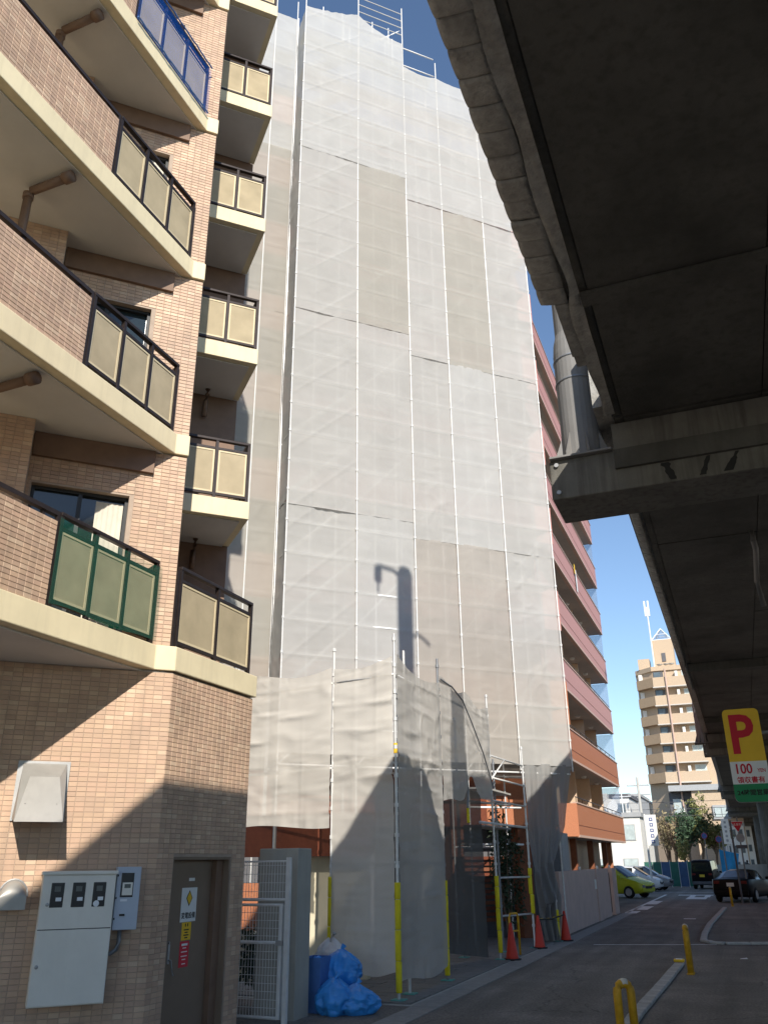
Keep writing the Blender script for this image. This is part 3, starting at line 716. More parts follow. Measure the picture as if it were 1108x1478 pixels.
sb = obj('noticeboard', B(-.04, .04, 0, 1.2, 0, 1.5), 'far_grey', None, (-5.5, 29.2, 1.25)); tag(sb, 'pale grey board standing behind the boundary wall by the hanging dark net', 'board')

# ------------------------------------------------------------------ scaffolding
SF = thing('scaffold', 'tall tube scaffold behind the mesh sheets on the angled front', 'scaffold', MP, MAZ)
LV = [2.3+1.8*k for k in range(16)]
def pipe_mesh(L, r=.024, m='galvanized', n=8): return MB().tube([(0,0,0),(0,0,L)], r, n).mesh('pipe', m, True)
tops = [31.4, 32.0, 32.2, 29.9, 29.4, 29.4]
for i, y in enumerate(PY):
    pm = MB().tube([(.055,y,.05 if i < 4 else 4.15),(.055,y,tops[i])], .021, 8)
    for z in [LV[0]+.9*k for k in range(30)]:
        if (4.2 if i > 3 else 0) < z < tops[i]-.2: pm.lathe([(.034,-.03),(.034,.03)], 8, (.055, y, z))
    obj('post', pm, 'white_pipe', SF)
    obj('post', MB().tube([(-.85,y,.05),(-.85,y,tops[i]-.6)], .024, 8), 'galvanized', SF)
for b in range(5):
    y0, y1 = PY[b], PY[b+1]; L = y1-y0
    lm = MB().tube([(0,.02,0),(0,L-.02,0)], .026, 6).mesh('ledger', 'pale_pipe', True)
    pk = B(0, .5, .03, L-.03, 0, .04).mesh('plank', 'plank')
    br = MB().tube([(0,.05,0),(0,L-.05,1.8)], .022, 6).mesh('brace', 'pale_pipe', True)
    sr = MB(); sr.box(-.2, .2, .1, .22, 0, .05)
    sr.poly([(-.2,.05,0),(.2,.05,0),(.2,L-.05,1.8),(-.2,L-.05,1.8),(-.2,.05,-.14),(.2,.05,-.14),(.2,L-.05,1.66),(-.2,L-.05,1.66)],
            [(0,1,2,3),(4,7,6,5),(0,4,5,1),(3,2,6,7),(0,3,7,4),(1,5,6,2)])
    srm = sr.mesh('stair', 'plank')
    for k, z in enumerate(LV):
        if z < 4 and b != 3: continue
        if z > tops[b]-1.5: continue
        obj('plank', pk, None, SF, (-.70, y0, z))
        obj('ledger', lm, None, SF, (-.045, y0, z+.9)); obj('ledger', lm, None, SF, (-.045, y0, z)); obj('ledger', lm, None, SF, (-.83, y0, z-.05))
        if b == 0 and z+1.8 < tops[0]-1: obj('stair', srm, None, SF, (-.42, y0, z+.05)); obj('brace', br, None, SF, (-.06, y0, z))
        if b in (1, 3, 4) and k % 2 == b % 2: obj('brace', br, None, SF, (-.07, y0, z))
for b in range(5):
    for q in (.34, .71):
        yy = PY[b]+(PY[b+1]-PY[b])*q; obj('upright', MB().tube([(-.06, yy, 4.4), (-.06, yy, tops[b+1]-1.2 if b < 2 else 28.8)], .017, 6), 'pale_pipe', SF)
# guard rails on top of the second bay
for q in range(4): obj('guard_rail', MB().tube([(.05,PY[1],30.75+.38*q),(.05,PY[2],30.75+.38*q)], .018, 6), 'white_pipe', SF)
obj('post', MB().tube([(-.85,PY[2]-.3,29),(-.85,PY[2]-.3,31.3)], .02, 6), 'white_pipe', SF); obj('post', MB().tube([(-.85,PY[1]-.25,29),(-.85,PY[1]-.25,31.6)], .02, 6), 'white_pipe', SF)

NET = 'mesh sheets hung on the tall scaffold'
RIBS = [LV[0]+.9*k for k in range(34)]
ordn = ['first', 'second', 'third', 'fourth', 'fifth']; rown = ['top', 'second', 'third', 'bottom']
kinds = [['net_white','net_pale','net_pale','net_pale'], ['net_white','net_beige','net_pale','net_white'], ['net_white','net_pale','net_pale','net_brown'],
         ['net_white','net_beige','net_white','net_brown'], ['net_white','net_pale','net_pale','net_pale']]
word = {'net_white':'white', 'net_pale':'pale grey', 'net_beige':'beige', 'net_brown':'brownish'}
for c in range(5):
    js = [30.35, 23.7, 17.3, 10.9, 4.4] if c < 2 else [29.1, 22.8, 16.55, 10.42, 4.33]
    for r in range(4):
        z1, z0 = js[r], js[r+1]; seed = 3.7*c+1.9*r+.5
        topf = None
        if r == 0: topf = (lambda u, z=z1, cc=c: z-.45*math.sin(math.pi*u)**.8*(.25 if cc != 1 else .5)+(.55*u if cc == 0 else (-.1*u if cc < 2 else 0))+(.55 if cc == 1 else 0)*(1-u))
        if r < 3 or c < 3 or True:
            d = drape(0, 0, PY[c]+.004, PY[c+1]-.004, z0-.03, z1-.0, .06 if r < 3 else .09, seed, .05, top=topf, out=.01+.022*(3-r), pleat=.006 if r < 3 else .009, ribs=[q for q in RIBS if z0 < q < z1], diag=c in (0,))
        o = obj('mesh_sheet', d, kinds[c][r], None, MP, MAZ, smooth=True)
        tag(o, f'{word[kinds[c][r]]} mesh sheet on the angled front, {ordn[c]} column from the left, {rown[r]} row', 'mesh sheet', NET)
# joint cords between the rows
# the set-back face at the left and its return
NP = Vector((-10.78, 19.03, 0)); NY = [-5.4, -3.6, -1.75, -.80, 0]
NF = thing('scaffold', 'set-back tube scaffold behind the mesh sheets next to the tiled balconies', 'scaffold', NP, MAZ)
for y in NY:
    obj('post', MB().tube([(.05,y,.05),(.05,y,31.9)], .02, 8), 'white_pipe', NF); obj('post', MB().tube([(-.85,y,.05),(-.85,y,31)], .024, 8), 'galvanized', NF)
for b in range(4):
    L = NY[b+1]-NY[b]; lm = MB().tube([(0,0,0),(0,L,0)], .021, 6).mesh('ledger', 'galvanized', True); pk = B(0,.5,.03,L-.03,0,.04).mesh('plank', 'plank')
    for z in LV[2:]: obj('plank', pk, None, NF, (-.7, NY[b], z)); obj('ledger', lm, None, NF, (-.1, NY[b], z+.95))
nk = [['net_white','net_beige','net_beige','net_beige']]*4; coln = ['farthest left', 'left', 'narrow inner', 'inner corner']
for c in range(4):
    js = [31.0, 24.5, 17.8, 11.2, 4.4]
    for r in range(4):
        d = drape(0, 0, NY[c]+.004, NY[c+1]-.004, js[r+1]-.03, js[r], .05, 20+2.3*c+r, .06, out=.01*(r % 2), pleat=.006, ribs=[q for q in RIBS if js[r+1] < q < js[r]])
        o = obj('mesh_sheet', d, nk[c][r], None, NP, MAZ, smooth=True)
        tag(o, f'{word[nk[c][r]]} mesh sheet on the set-back scaffold face, {coln[c]} column, {rown[r]} row', 'mesh sheet', 'mesh sheets beside the tiled balconies')
for r in range(4):
    js = [30.3, 23.9, 17.5, 11.0, 4.4]
    d = drape(0, 0, .03, 1.03, js[r+1]+.012, js[r]-.012, .09, 50+r, .08)
    d.v = [(-x, y, z) for x, y, z in d.v]
    o = obj('mesh_sheet', d, 'net_beige', None, MP, -45, smooth=True)
    tag(o, f'narrow beige mesh sheet on the side return of the tall scaffold, {rown[r]} row', 'mesh sheet', 'mesh sheets on the scaffold return')

# ------------------------------------------------------------------ entrance scaffold
EN = thing('scaffold', 'low scaffold with base plates and yellow post covers round the entrance', 'scaffold', (-5.05, 13.2, 0))
OE = Vector(EN.location)
E0, E1, E2, E3, E4 = (-5.05,13.2), (-5.05,15.55), (-5.02,19.05), (-4.88,21.7), (-4.69,23.62)
EL, ELL, EI = (-6.32,13.50), (-8.7,14.05), (-5.05,13.95)
def epost(p, h, m='galvanized', cover=None, plate_=True, r=.024, clamps=True):
    P = (p[0]-OE.x, p[1]-OE.y, 0)
    pm = MB().tube([(0,0,.02),(0,0,h)], r, 10)
    if clamps:
        for k in range(int(h/.45)): pm.lathe([(.037,-.028),(.037,.028)], 8, (0,0,.5+k*.45))
    o = obj('post', pm, m, EN, P, smooth=False)
    if plate_: obj('base_plate', B(-.10,.10,-.10,.10,.028,.04), 'base_plate', o); obj('jack', MB().tube([(0,0,.03),(0,0,.2)], .018), 'base_plate', o)
    if cover:
        cm = MB(); z = cover[0]
        while z < cover[1]-.05:
            z2 = min(z+.42, cover[1]); bend = .02*wob(z*2, p[1], 1)
            cm.lathe([(.040,0),(.048,.02),(.049,(z2-z)-.02),(.040,(z2-z)-.004)], 10, (bend, 0, z)); z = z2
        obj('post_cover', cm, 'yellow_foam', o, smooth=True)
    return o
epost(E0, 5.55, cover=(.12, 1.62)); obj('yellow_tape', MB().lathe([(.033,0),(.033,.16)], 10), 'sign_yellow', EN, (E0[0]-OE.x, E0[1]-OE.y, 3.55))
epost(EL, 5.45, m='white_pipe', cover=(.55, 1.70)); epost(E1, 5.6, m='dark_pipe', cover=(.1, 1.60)); epost(E2, 5.45, cover=(.15, 1.62))
epost(E3, 4.6, cover=(.75, 1.75)); epost(E4, 1.3, cover=(.05, .75)); epost(ELL, 5.4, m='white_pipe')
epost((-5.9,15.6), 5.0, m='dark_pipe'); epost((-5.85,19.2), 5.0, m='dark_pipe'); epost((-5.35,20.6), 4.2, m='dark_pipe'); epost((-5.12,13.85), 5.4, clamps=False)
def ebar(a, b, z, r=.022, m='galvanized', name='ledger', z2=None):
    return obj(name, MB().tube([(a[0]-OE.x,a[1]-OE.y,z),(b[0]-OE.x,b[1]-OE.y,z2 if z2 is not None else z)], r, 8), m, EN, smooth=True)
for z in (4.85, 3.4, 1.9): ebar(ELL, EL, z, m='white_pipe') if z > 2.4 else None; ebar(EL, E0, z-.0); ebar(E0, E1, z)
ebar(E1, E2, 4.9); ebar(E2, E3, 3.64, m='white_pipe'); ebar(E2, E3, 3.15, m='galvanized'); ebar(E2, E3, 4.12); ebar((-5.03,18.0), E3, 2.66, .028, 'white_pipe'); ebar((-5.85,19.2), (-5.3,21.9), 3.2)
obj('plank', B(0,.5,.1,2.5,0,.04), 'plank', EN, (-5.7-OE.x, 19.1-OE.y, 3.42)); obj('plank', B(0,.5,.1,2.5,0,.04), 'plank', EN, (-5.75-OE.x, 19.1-OE.y, 2.62))
ebar((-4.95,20.1), (-5.02,19.1), 4.1, .018, 'white_pipe', 'brace', 3.6); ebar((-5.35,20.6), E3, 1.55); ebar((-5.35,20.6), E3, .75)
# ladder frame inside the corner bay
ld = MB()
for k in range(13): ld.tube([(-5.07-OE.x, .06, .5+k*.36), (-5.07-OE.x, .62, .5+k*.36)], .012, 6)
obj('ladder_rungs', ld, 'dark_pipe', EN)
def hang(name, a, b, z0, z1, amp, seed, m, label, bot=None, top=None, out=.03, res=.032, group='entrance scaffold sheets'):
    L = math.hypot(b[0]-a[0], b[1]-a[1]); az = math.degrees(math.atan2(b[0]-a[0], b[1]-a[1]))
    d = drape(0, 0, .03, L-.03, z0, z1, amp, seed, res, bot, top, out, pleat=.042)
    o = obj(name, d, m, None, (a[0], a[1], 0), az, smooth=True); return tag(o, label, 'mesh sheet', group)
hang('mesh_sheet', ELL, EL, 2.52, 5.2, .075, 61, 'net_entry', 'pale cream mesh sheet ending above the concrete pillar, left of the corner bays',
     bot=lambda u: 2.46+.05*math.sin(u*5)+.03*u, top=lambda u: 5.25-.12*u+.05*math.sin(u*6.3)-.10*math.sin(math.pi*u))
hang('mesh_sheet', EL, E0, .22, 5.15, .08, 64, 'net_entry', 'full-length cream mesh sheet left of the yellow-marked corner post, behind the blue bags',
     bot=lambda u: .36+.05*math.sin(u*7), top=lambda u: 5.10+.06*u-.08*math.sin(math.pi*u))
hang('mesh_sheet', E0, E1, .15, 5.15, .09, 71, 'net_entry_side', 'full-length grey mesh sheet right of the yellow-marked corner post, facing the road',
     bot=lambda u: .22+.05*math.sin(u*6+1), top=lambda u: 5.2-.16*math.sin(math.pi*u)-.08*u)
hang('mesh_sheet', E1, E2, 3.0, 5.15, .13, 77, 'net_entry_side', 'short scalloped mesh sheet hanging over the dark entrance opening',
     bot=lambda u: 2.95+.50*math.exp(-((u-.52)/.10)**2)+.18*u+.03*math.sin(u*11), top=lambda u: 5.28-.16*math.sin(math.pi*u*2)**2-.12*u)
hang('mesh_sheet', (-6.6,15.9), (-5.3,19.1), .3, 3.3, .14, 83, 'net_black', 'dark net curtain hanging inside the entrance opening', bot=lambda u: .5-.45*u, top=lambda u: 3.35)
# gathered curtain at the right end
def curtain(u, v_):
    Lp = [(-4.98,23.34,.05),(-5.05,23.27,.81),(-5.11,23.21,1.62),(-5.17,23.15,2.62),(-5.16,23.16,4.34)]
    Rp = [(-4.67,23.65,.03),(-4.62,23.70,1.12),(-4.64,23.68,1.94),(-4.34,23.98,2.8),(-4.08,24.24,4.34)]
    def at(P, v2):
        k = min(3, int(v2*4)); t = v2*4-k; t = t*t*(3-2*t)
        return Vector(P[k]).lerp(Vector(P[k+1]), t)
    a, b = at(Lp, v_), at(Rp, v_); p = a.lerp(b, u)
    g = 1-v_*.75
    d = (.12*math.sin(u*17+2.2*wob(v_*2.2, u, 4)*2)+.05*math.sin(u*39+v_*6))*g+.05*wob(u*4, v_*5, 9)+.16*math.exp(-((v_-.30)/.09)**2)*math.sin(math.pi*u)
    return (p.x+d*.7, p.y-d*.7, p.z-.05*math.exp(-((v_-.30)/.08)**2))
cu = MB().grid(curtain, 56, 90)
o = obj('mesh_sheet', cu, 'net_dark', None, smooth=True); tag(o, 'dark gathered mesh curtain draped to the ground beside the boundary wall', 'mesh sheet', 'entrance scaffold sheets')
rp = obj('tied_cord', MB().tube([(-5.03,17.2,3.62),(-5.02,17.22,3.2),(-5.04,17.2,2.9)], .022, 8), 'dark_pipe', None); tag(rp, 'hanging tied cord with a yellow end below the scalloped sheet', 'cord')
obj('cord_end', MB().tube([(-5.04,17.2,2.9),(-5.04,17.21,2.62)], .028, 8), 'yellow_foam', rp)
cb_ = obj('draped_hem', MB().tube([(-5.0,15.56,5.2),(-4.97,16.2,5.16),(-4.93,16.8,4.98),(-4.9,17.3,4.6),(-4.9,18.1,4.05),(-4.96,19.02,3.4)], .016, 6), 'dark_pipe', None); tag(cb_, 'dark cable draped across the scalloped sheet', 'hem')  # dark tube added in place of the sheet's folded edge

# ------------------------------------------------------------------ gate, pillar, rubbish bags
pl = obj('gate_pillar', B(-6.42, -5.80, 11.3, 11.72, -.05, 2.10), 'pillar_concrete', None, bevel=.012); tag(pl, 'grey concrete gate pillar behind the white mesh gate', 'pillar')
FG = thing('mesh_gate', 'white welded-wire gate and frame beside the tiled corner wall', 'gate', (-6.0, 11.05, 0))
fx0, fx1 = -1.05, .22
obj('post', B(.16, .22, -.03, .03, 0, 1.98), 'white_pipe', FG)
obj('top_bar', MB().tube([(fx0,0,1.93),(.16,0,1.93)], .014, 6), 'white_pipe', FG); obj('rail', MB().tube([(fx0,0,1.45),(.16,0,1.45)], .02, 8), 'white_pipe', FG)
gfr = MB()
gfr.box(.08, .125, -.025, .025, .05, 1.40); gfr.tube([(fx0,0,1.385),(.08,0,1.385)], .018, 8); gfr.tube([(fx0,0,.93),(.08,0,.93)], .02, 8); gfr.tube([(fx0,0,.06),(.08,0,.06)], .02, 8)
obj('gate_frame', gfr, 'white_pipe', FG)
wm = MB()
for i in range(28):
    x = fx0+.02+i*.044
    wm.tube([(x,-.012,.06),(x,-.012,1.37)] if x < .07 else [(x,-.012,1.45),(x,-.012,1.46)], .0033, 5)
    if x < .15: wm.tube([(x,-.012,1.47),(x,-.012,1.93)], .0033, 5)
for k in range(15): wm.tube([(fx0,-.016,.08+k*.093),(.08 if k < 14 else .15,-.016,.08+k*.093)], .0033, 5)
for k in range(4): wm.tube([(fx0,-.016,1.55+k*.11),(.15,-.016,1.55+k*.11)], .0033, 5)
obj('wire_mesh', wm, 'white_pipe', FG)
obj('latch', B(.05, .15, -.05, -.02, .90, .96), 'steel_dull', FG)
# things behind the gate
ow = obj('orange_panel', B(-8.2, -7.05, 12.9, 12.98, .75, 1.62), 'orange_tile', None); tag(ow, 'orange panel seen through the white mesh gate', 'panel')
def bag(name, loc, r, h, m, label, seed, knot=True, group=None):
    mb = MB()
    def fn(u, v_):
        t = 2*math.pi*u; k = v_
        rad = r*(math.sin(min(1, k*1.25+.12)*math.pi/1.25*.62+.35))*(1-.55*max(0, k-.55)/.45)
        rad = r*max(.05, (1-(abs(k-.38)/.66)**2.2))
        cr = 1+.22*wob(math.cos(t)*1.5+seed, math.sin(t)*1.5, k*2.0+seed)+.13*(.6-abs(wob(math.cos(t)*2.6+seed, math.sin(t)*2.6, k*3.4+seed))*2.6)+.05*(.5-abs(wob(math.cos(t)*6+seed, math.sin(t)*6, k*8))*2)
        return (rad*cr*math.cos(t), rad*cr*math.sin(t)*.9, h*k*(1+.12*wob(math.cos(t), math.sin(t), seed)))
    mb.grid(fn, 56, 40)
    if knot: mb.tube([(0,0,h*.93),(.02,.0,h*1.02),(.05,.02,h*1.14)], [.05,.022,.04], 8)
    o = obj(name, mb, m, None, loc, 0, smooth=True); return tag(o, label, 'bag', group)
bag('rubbish_bag', (-5.66,12.45,.28), .31, .46, 'bag_blue', 'blue rubbish bag on top of the heap by the gate pillar', 1.2)
bag('rubbish_bag', (-5.52,11.95,0), .27, .44, 'bag_blue', 'dark blue rubbish bag at the bottom of the heap, cut by the lower picture edge', 3.4)
bag('rubbish_bag', (-5.26,12.1,0), .29, .36, 'bag_blue', 'light blue rubbish bag lowest on the right of the heap', 5.1)
bag('rubbish_bag', (-6.0,12.85,.25), .30, .60, 'bag_white', 'white rubbish bag at the back of the blue heap', 7.7)
bag('rubbish_bag', (-5.78,12.5,.0), .34, .42, 'bag_blue', 'blue rubbish bag hidden under the white bag', 9.7)
bx = thing('blue_bin', 'upright blue plastic sack box against the gate pillar', 'bin', (-5.86, 12.08, 0))
bb = MB().grid(lambda u, v_: ((.20+.015*wob(u*9, v_*5, 2))*(1 if u < .25 or u >= .75 else -1) if False else (.14*math.cos(2*math.pi*u+.78)*1.41*(1 if True else 0))*(.92+.08*v_), (.17*math.sin(2*math.pi*u+.78)*1.41)*(.92+.08*v_), .68*v_+.02*wob(u*8, v_*3, 5)), 4, 6)
obj('sack_wall', bb, 'tarp_blue', bx); tp = MB().grid(lambda u, v_: (-.13+.26*u, -.15+.3*v_, .64+.07*wob(u*4, v_*4, 8)), 8, 8); obj('sack_contents', tp, 'bag_blue', bx)
for i, (lx, ly) in enumerate(((-7.0, 12.2), (-6.75, 12.5))):
    jb = MB(); jb.box(-.2, .2, -.2, .2, 0, .5+.2*i); jb.box(-.15, .1, -.12, .1, .5+.2*i, .62+.2*i)
    o = obj('stored_box', jb, 'plastic_white' if i else 'cream_wall', None, (lx, ly, .35 if i == 0 else 0)); tag(o, 'white box stored behind the mesh gate' if i else 'cream box stored behind the mesh gate', 'box')

# leaves
def leaf_blob(mb, c, r, n, size, seed):
    rnd = random.Random(seed)
    for _ in range(n):
        d = Vector((rnd.gauss(0,1), rnd.gauss(0,1), rnd.gauss(0,1))).normalized()*(rnd.random()**.45)
        p = Vector(c)+Vector((d.x*r[0], d.y*r[1], d.z*r[2]))
        a = Vector((rnd.gauss(0,1), rnd.gauss(0,1), rnd.gauss(0,1))).normalized(); b = a.cross(Vector((rnd.gauss(0,1), rnd.gauss(0,1), rnd.gauss(0,1)))).normalized()
        s = size*rnd.uniform(.6, 1.3)
        mb.poly([p-a*s, p+b*s*.45, p+a*s, p-b*s*.45+d*s*.3], [(0,1,2,3)])
def shrub(name, loc, h, r, label, m='leaf_shrub', n=900, size=.06, seed=1):
    t = thing(name, label, 'shrub', loc)
    st = MB()
    for k in range(5): st.tube([(0,0,0),(.3*r*math.cos(k*1.3),.3*r*math.sin(k*1.3),h*.4),(.6*r*math.cos(k*1.3),.6*r*math.sin(k*1.3),h*.8)], [.02,.014,.006], 5)
    obj('stem', st, 'bark', t); mb = MB()
    for k in range(6): leaf_blob(mb, (r*.5*math.cos(k*2.1), r*.5*math.sin(k*2.1), h*(.35+.1*k)), (r*.6, r*.6, h*.25), n//6, size, seed+k)
    obj('foliage', mb, m, t)
shrub('shrub', (-6.65, 11.9, 0), 1.0, .4, 'dark shrub low behind the white mesh gate', seed=4)
shrub('shrub', (-5.6, 22.2, 0), 3.0, .45, 'tall dark potted shrub inside the entrance beside the scaffold post', n=1500, seed=14)

# ------------------------------------------------------------------ cones, barrier, bollards
def cone(loc, label, tilt=0):
    t = thing('traffic_cone', label, 'traffic cone', loc, 20, 'red cones at the entrance scaffold')
    obj('cone_body', MB().lathe([(.135,.03),(.125,.06),(.03,.68),(.022,.70),(.0,.70)], 20), 'cone_red', t, smooth=True)
    obj('cone_base', MB().lathe([(.19,0),(.19,.03),(.17,.035),(.10,.036)], 8), 'ink_black', t)
cone((-4.80, 19.15, .01), 'red traffic cone nearest the camera, beside the thick yellow post cover')
cone((-4.78, 21.75, .01), 'red traffic cone in the middle, under the slanting yellow post cover')
cone((-4.55, 23.85, .01), 'red traffic cone farthest up the road, by the dark curtain and the boundary wall')
cbm = obj('cone_bar', MB().tube([(-4.78,21.75,.62),(-4.66,22.8,.58),(-4.55,23.85,.62)], .018, 8), 'ink_black', None); tag(cbm, 'black and yellow bar linking two red cones', 'bar')
for k in range(4): obj('yellow_band', MB().tube([(-4.77+.055*k,21.95+.5*k,.615-.02*(1 if k in (1,2) else 0)),(-4.75+.055*k,22.15+.5*k,.612-.02*(1 if k in (1,2) else 0))], .020, 8), 'sign_yellow', cbm)
bg_ = thing('pipe_barrier', 'small yellow pipe barrier behind the nearest red cone', 'barrier', (-4.97, 19.75, 0), 20)
obj('frame', MB().tube([(0,0,0),(0,0,.78),(0,.05,.84),(0,.30,.84),(0,.35,.78),(0,.35,0)], .024, 8), 'yellow_paint', bg_, smooth=True)
obj('cross_bar', MB().tube([(0,0,.5),(0,.35,.5)], .018, 8), 'yellow_paint', bg_)
def bollard(loc, h, label, az=0, wd=.2):
    t = thing('bollard', label, 'bollard', loc, az, 'yellow arched bollards along the kerb')
    pts = [(0,-wd/2,0),(0,-wd/2,h-wd/2)]+[(0,-wd/2*math.cos(k*math.pi/8),h-wd/2+wd/2*math.sin(k*math.pi/8)) for k in range(1,8)]+[(0,wd/2,h-wd/2),(0,wd/2,0)]
    obj('hoop', MB().tube(pts, .05, 16), 'yellow_paint', t, smooth=True)
    obj('reflective_cap', MB().tube([(0,-wd/2*math.cos(k*math.pi/8)*1.0,h-wd/2+wd/2*math.sin(k*math.pi/8)+.004) for k in range(3,6)], .0512, 12), 'reflector_white', t, smooth=True)
    for s in (-1, 1): obj('foot', MB().lathe([(.07,0),(.07,.012),(.05,.03)], 14, (0,s*wd/2,0)), 'yellow_paint', t)
bollard((-1.60, 11.75, 0), .53, 'yellow arched bollard nearest the camera at the lower picture edge', 50, .19)
bollard((-1.22, 17.9, 0), .76, 'yellow bollard at the end of the near kerb', 0, .22)
bollard((-.83, 43.0, 0), .72, 'orange-yellow bollard behind the black car', 0, .2)

# ------------------------------------------------------------------ elevated road
HD = 7.3
ER = thing('elevated_road', 'dark concrete elevated road overhead along the right of the street', 'bridge', (0, 10.8, 0))
OV = Vector(ER.location)
def er(name, mb, m, **k): return obj(name, mb, m, ER, -OV, **k)
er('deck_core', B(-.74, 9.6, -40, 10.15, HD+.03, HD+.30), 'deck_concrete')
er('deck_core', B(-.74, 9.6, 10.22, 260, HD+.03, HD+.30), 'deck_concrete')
# soffit panels: long strips between cross joints
XS = [-.74, -.62, 1.08, 2.9, 5.2, 7.4, 9.6]
YS = [-40, -20, -8, -2, 2.2, 7.42, 10.15] + [10.22, 15.4, 21.0, 26.5, 32, 37.5, 43] + [43+8*k for k in range(1, 27)]
for j in range(len(YS)-1):
    if YS[j] == 10.15: continue
    for i in range(len(XS)-1):
        if i == 0: z0 = HD+.02
        else: z0 = HD - .004*((i*7+j*5) % 3)
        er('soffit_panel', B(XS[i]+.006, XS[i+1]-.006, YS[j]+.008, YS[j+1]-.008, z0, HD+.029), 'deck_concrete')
er('cross_beam', B(-.70, 9.5, 7.30, 7.52, HD-.05, HD-.012), 'deck_concrete')
for yy in (26.4, 37.4): er('cross_beam', B(-.70, 9.5, yy, yy+.5, HD-.25, HD-.012), 'deck_concrete')
# scalloped edge panels of the near span
def edge_panels(y0, y1, n, xo, xi, zb, seed, m='band_concrete'):
    L = (y1-y0)/n
    for k in range(n):
        w1 = .03*wob(k*.9, seed, 0)+random.uniform(-.006, .006); a = y0+k*L
        pm = MB()
        pm.grid(lambda u, v_: (xi+(xo-xi)*v_-.007*math.sin(math.pi*u)**.5*v_, a+.006+(L-.012)*u, zb+.045*v_**2-.004*math.sin(math.pi*u)**.5+w1*.6), 6, 5)
        o = er('edge_panel', pm, m, smooth=True); q = o.modifiers.new('solid', 'SOLIDIFY'); q.thickness = .05; q.offset = -1 if False else 1
edge_panels(2.0, 7.45, 20, -1.12, -.84, HD-.005, 2)
edge_panels(13.6, 31.2, 46, -.93, -.80, HD-.005, 5)
er('edge_lining', B(-1.10, -.76, -40, 2.0, HD, HD+.05), 'band_concrete')
fl = MB().grid(lambda u, v_: (-.84+.14*v_+.05*wob(u*9, v_, 2)*(1-v_)+.05*math.exp(-((u-.62)/.06)**2)*(1-v_), 2.0+8.0*u, HD-.03-.035*wob(u*14, v_*2, 6)-.05*math.exp(-((u-.62)/.05)**2)*(1-v_)), 90, 4)
er('drip_flashing', fl, 'band_concrete', smooth=True)
# parapets; the near one ends in a slope before the joint
er('parapet', MB().extr([(-40,HD+.06),(7.44,HD+.06),(7.44,8.45),(5.6,8.47),(3.0,9.05),(-40,9.05)], 0, -1.12, -.93), 'band_concrete')
er('parapet', MB().extr([(7.45,HD+.06),(8.9,HD+.10),(8.0,8.45),(7.45,8.45)], 0, -.98, -.81), 'band_concrete')
er('parapet', MB().extr([(9.9,HD+.06),(260,HD+.06),(260,8.6),(9.9,8.6)], 0, -.96, -.76), 'band_concrete')
er('parapet', B(9.6, 9.8, -40, 260, HD+.06, 8.9), 'band_concrete')
er('deck_edge', B(-.93, -.74, -40, 7.6, HD+.08, HD+.30), 'band_concrete'); er('deck_edge', B(-.80, -.741, 7.6, 10.15, HD+.06, HD+.30), 'band_concrete')
er('deck_edge', B(-.76, -.741, 10.25, 260, HD+.06, HD+.30), 'band_concrete')
er('edge_block', B(-.98, -.80, 7.46, 8.5, HD+.0, HD+.055), 'band_concrete')
er('drain_pipe', MB().tube([(.98,15.2,HD-.05),(.98,15.2,HD-.22),(1.02,15.6,HD-.26),(1.05,17.5,HD-.3),(1.1,17.6,HD-.8)], .05, 10), 'pole_grey', smooth=True)
def pier(y, label, xe=-1.66, col_x=None):
    t = thing('bridge_pier', label, 'pier', (3.2, y, 0), 0, 'piers of the elevated road')
    ox = -3.2
    bm_ = MB().box(xe+ox, 12.2+ox, -.5, .42, 6.33, 6.90)
    # extr axis 1 takes x,z points
    obj('cap_beam', bm_, 'beam_concrete', t, bevel=.02)
    obj('bearing_beam', B(-.79+ox, 9.4+ox, -.52, .30, 6.905, 7.28), 'beam_concrete', t)
    obj('beam_shelf', B(-.80+ox, 9.4+ox, -.56, -.505, 6.62, 6.89), 'deck_concrete', t)
    for k in range(2): obj('bolt', MB().lathe([(.03,0),(.03,.03)], 10), 'steel_dull', t, (xe+ox+.10, -.50, 6.42+.40*k)).rotation_euler = (R(90), 0, 0)
    for cx_ in (2.2, 8.6):
        obj('column', MB().lathe([(.75,0),(.75,6.33)], 24, (cx_+ox, 0, 0)), 'beam_concrete', t, smooth=True)
    return t
p1 = pier(10.82, 'nearest cap beam of the elevated road carrying the grey steel pole')
for k, (xa, xb, tilt) in enumerate(((-.16, -.06, -.08), (.18, .30, .10), (.48, .60, .14))):
    rnd = random.Random(k+3); lft, rgt = [], []
    for q in range(9):
        f_ = q/8; c_ = (xa+xb)/2-3.2+tilt*f_; hw = (xb-xa)*(.45-.3*f_*(1 if k else -.4))*rnd.uniform(.6, 1.3)
        lft.append((c_-hw, -.5035, 6.36+.25*f_)); rgt.append((c_+hw, -.5035, 6.36+.25*f_))
    obj('tar_stain', MB().poly(lft+rgt[::-1], [tuple(range(18))]), 'ink_black', p1)
pier(43.2, 'second pier cap beam of the elevated road, left of the parking sign', -1.05)
for k, y in enumerate((75.5, 108, 140, 172, 204, 236)):
    pier(y, ['third', 'fourth', 'fifth', 'sixth', 'seventh', 'eighth'][k]+' pier of the elevated road counting into the distance', -1.05)
if 0: sp = obj('steel_column', MB().tube([(.02,43.6,0),(.02,43.6,6.24)], .19, 14), 'pole_grey', None, smooth=True)
if 0: tag(sp, 'slim grey steel column under the second pier beam behind the parking sign', 'column')
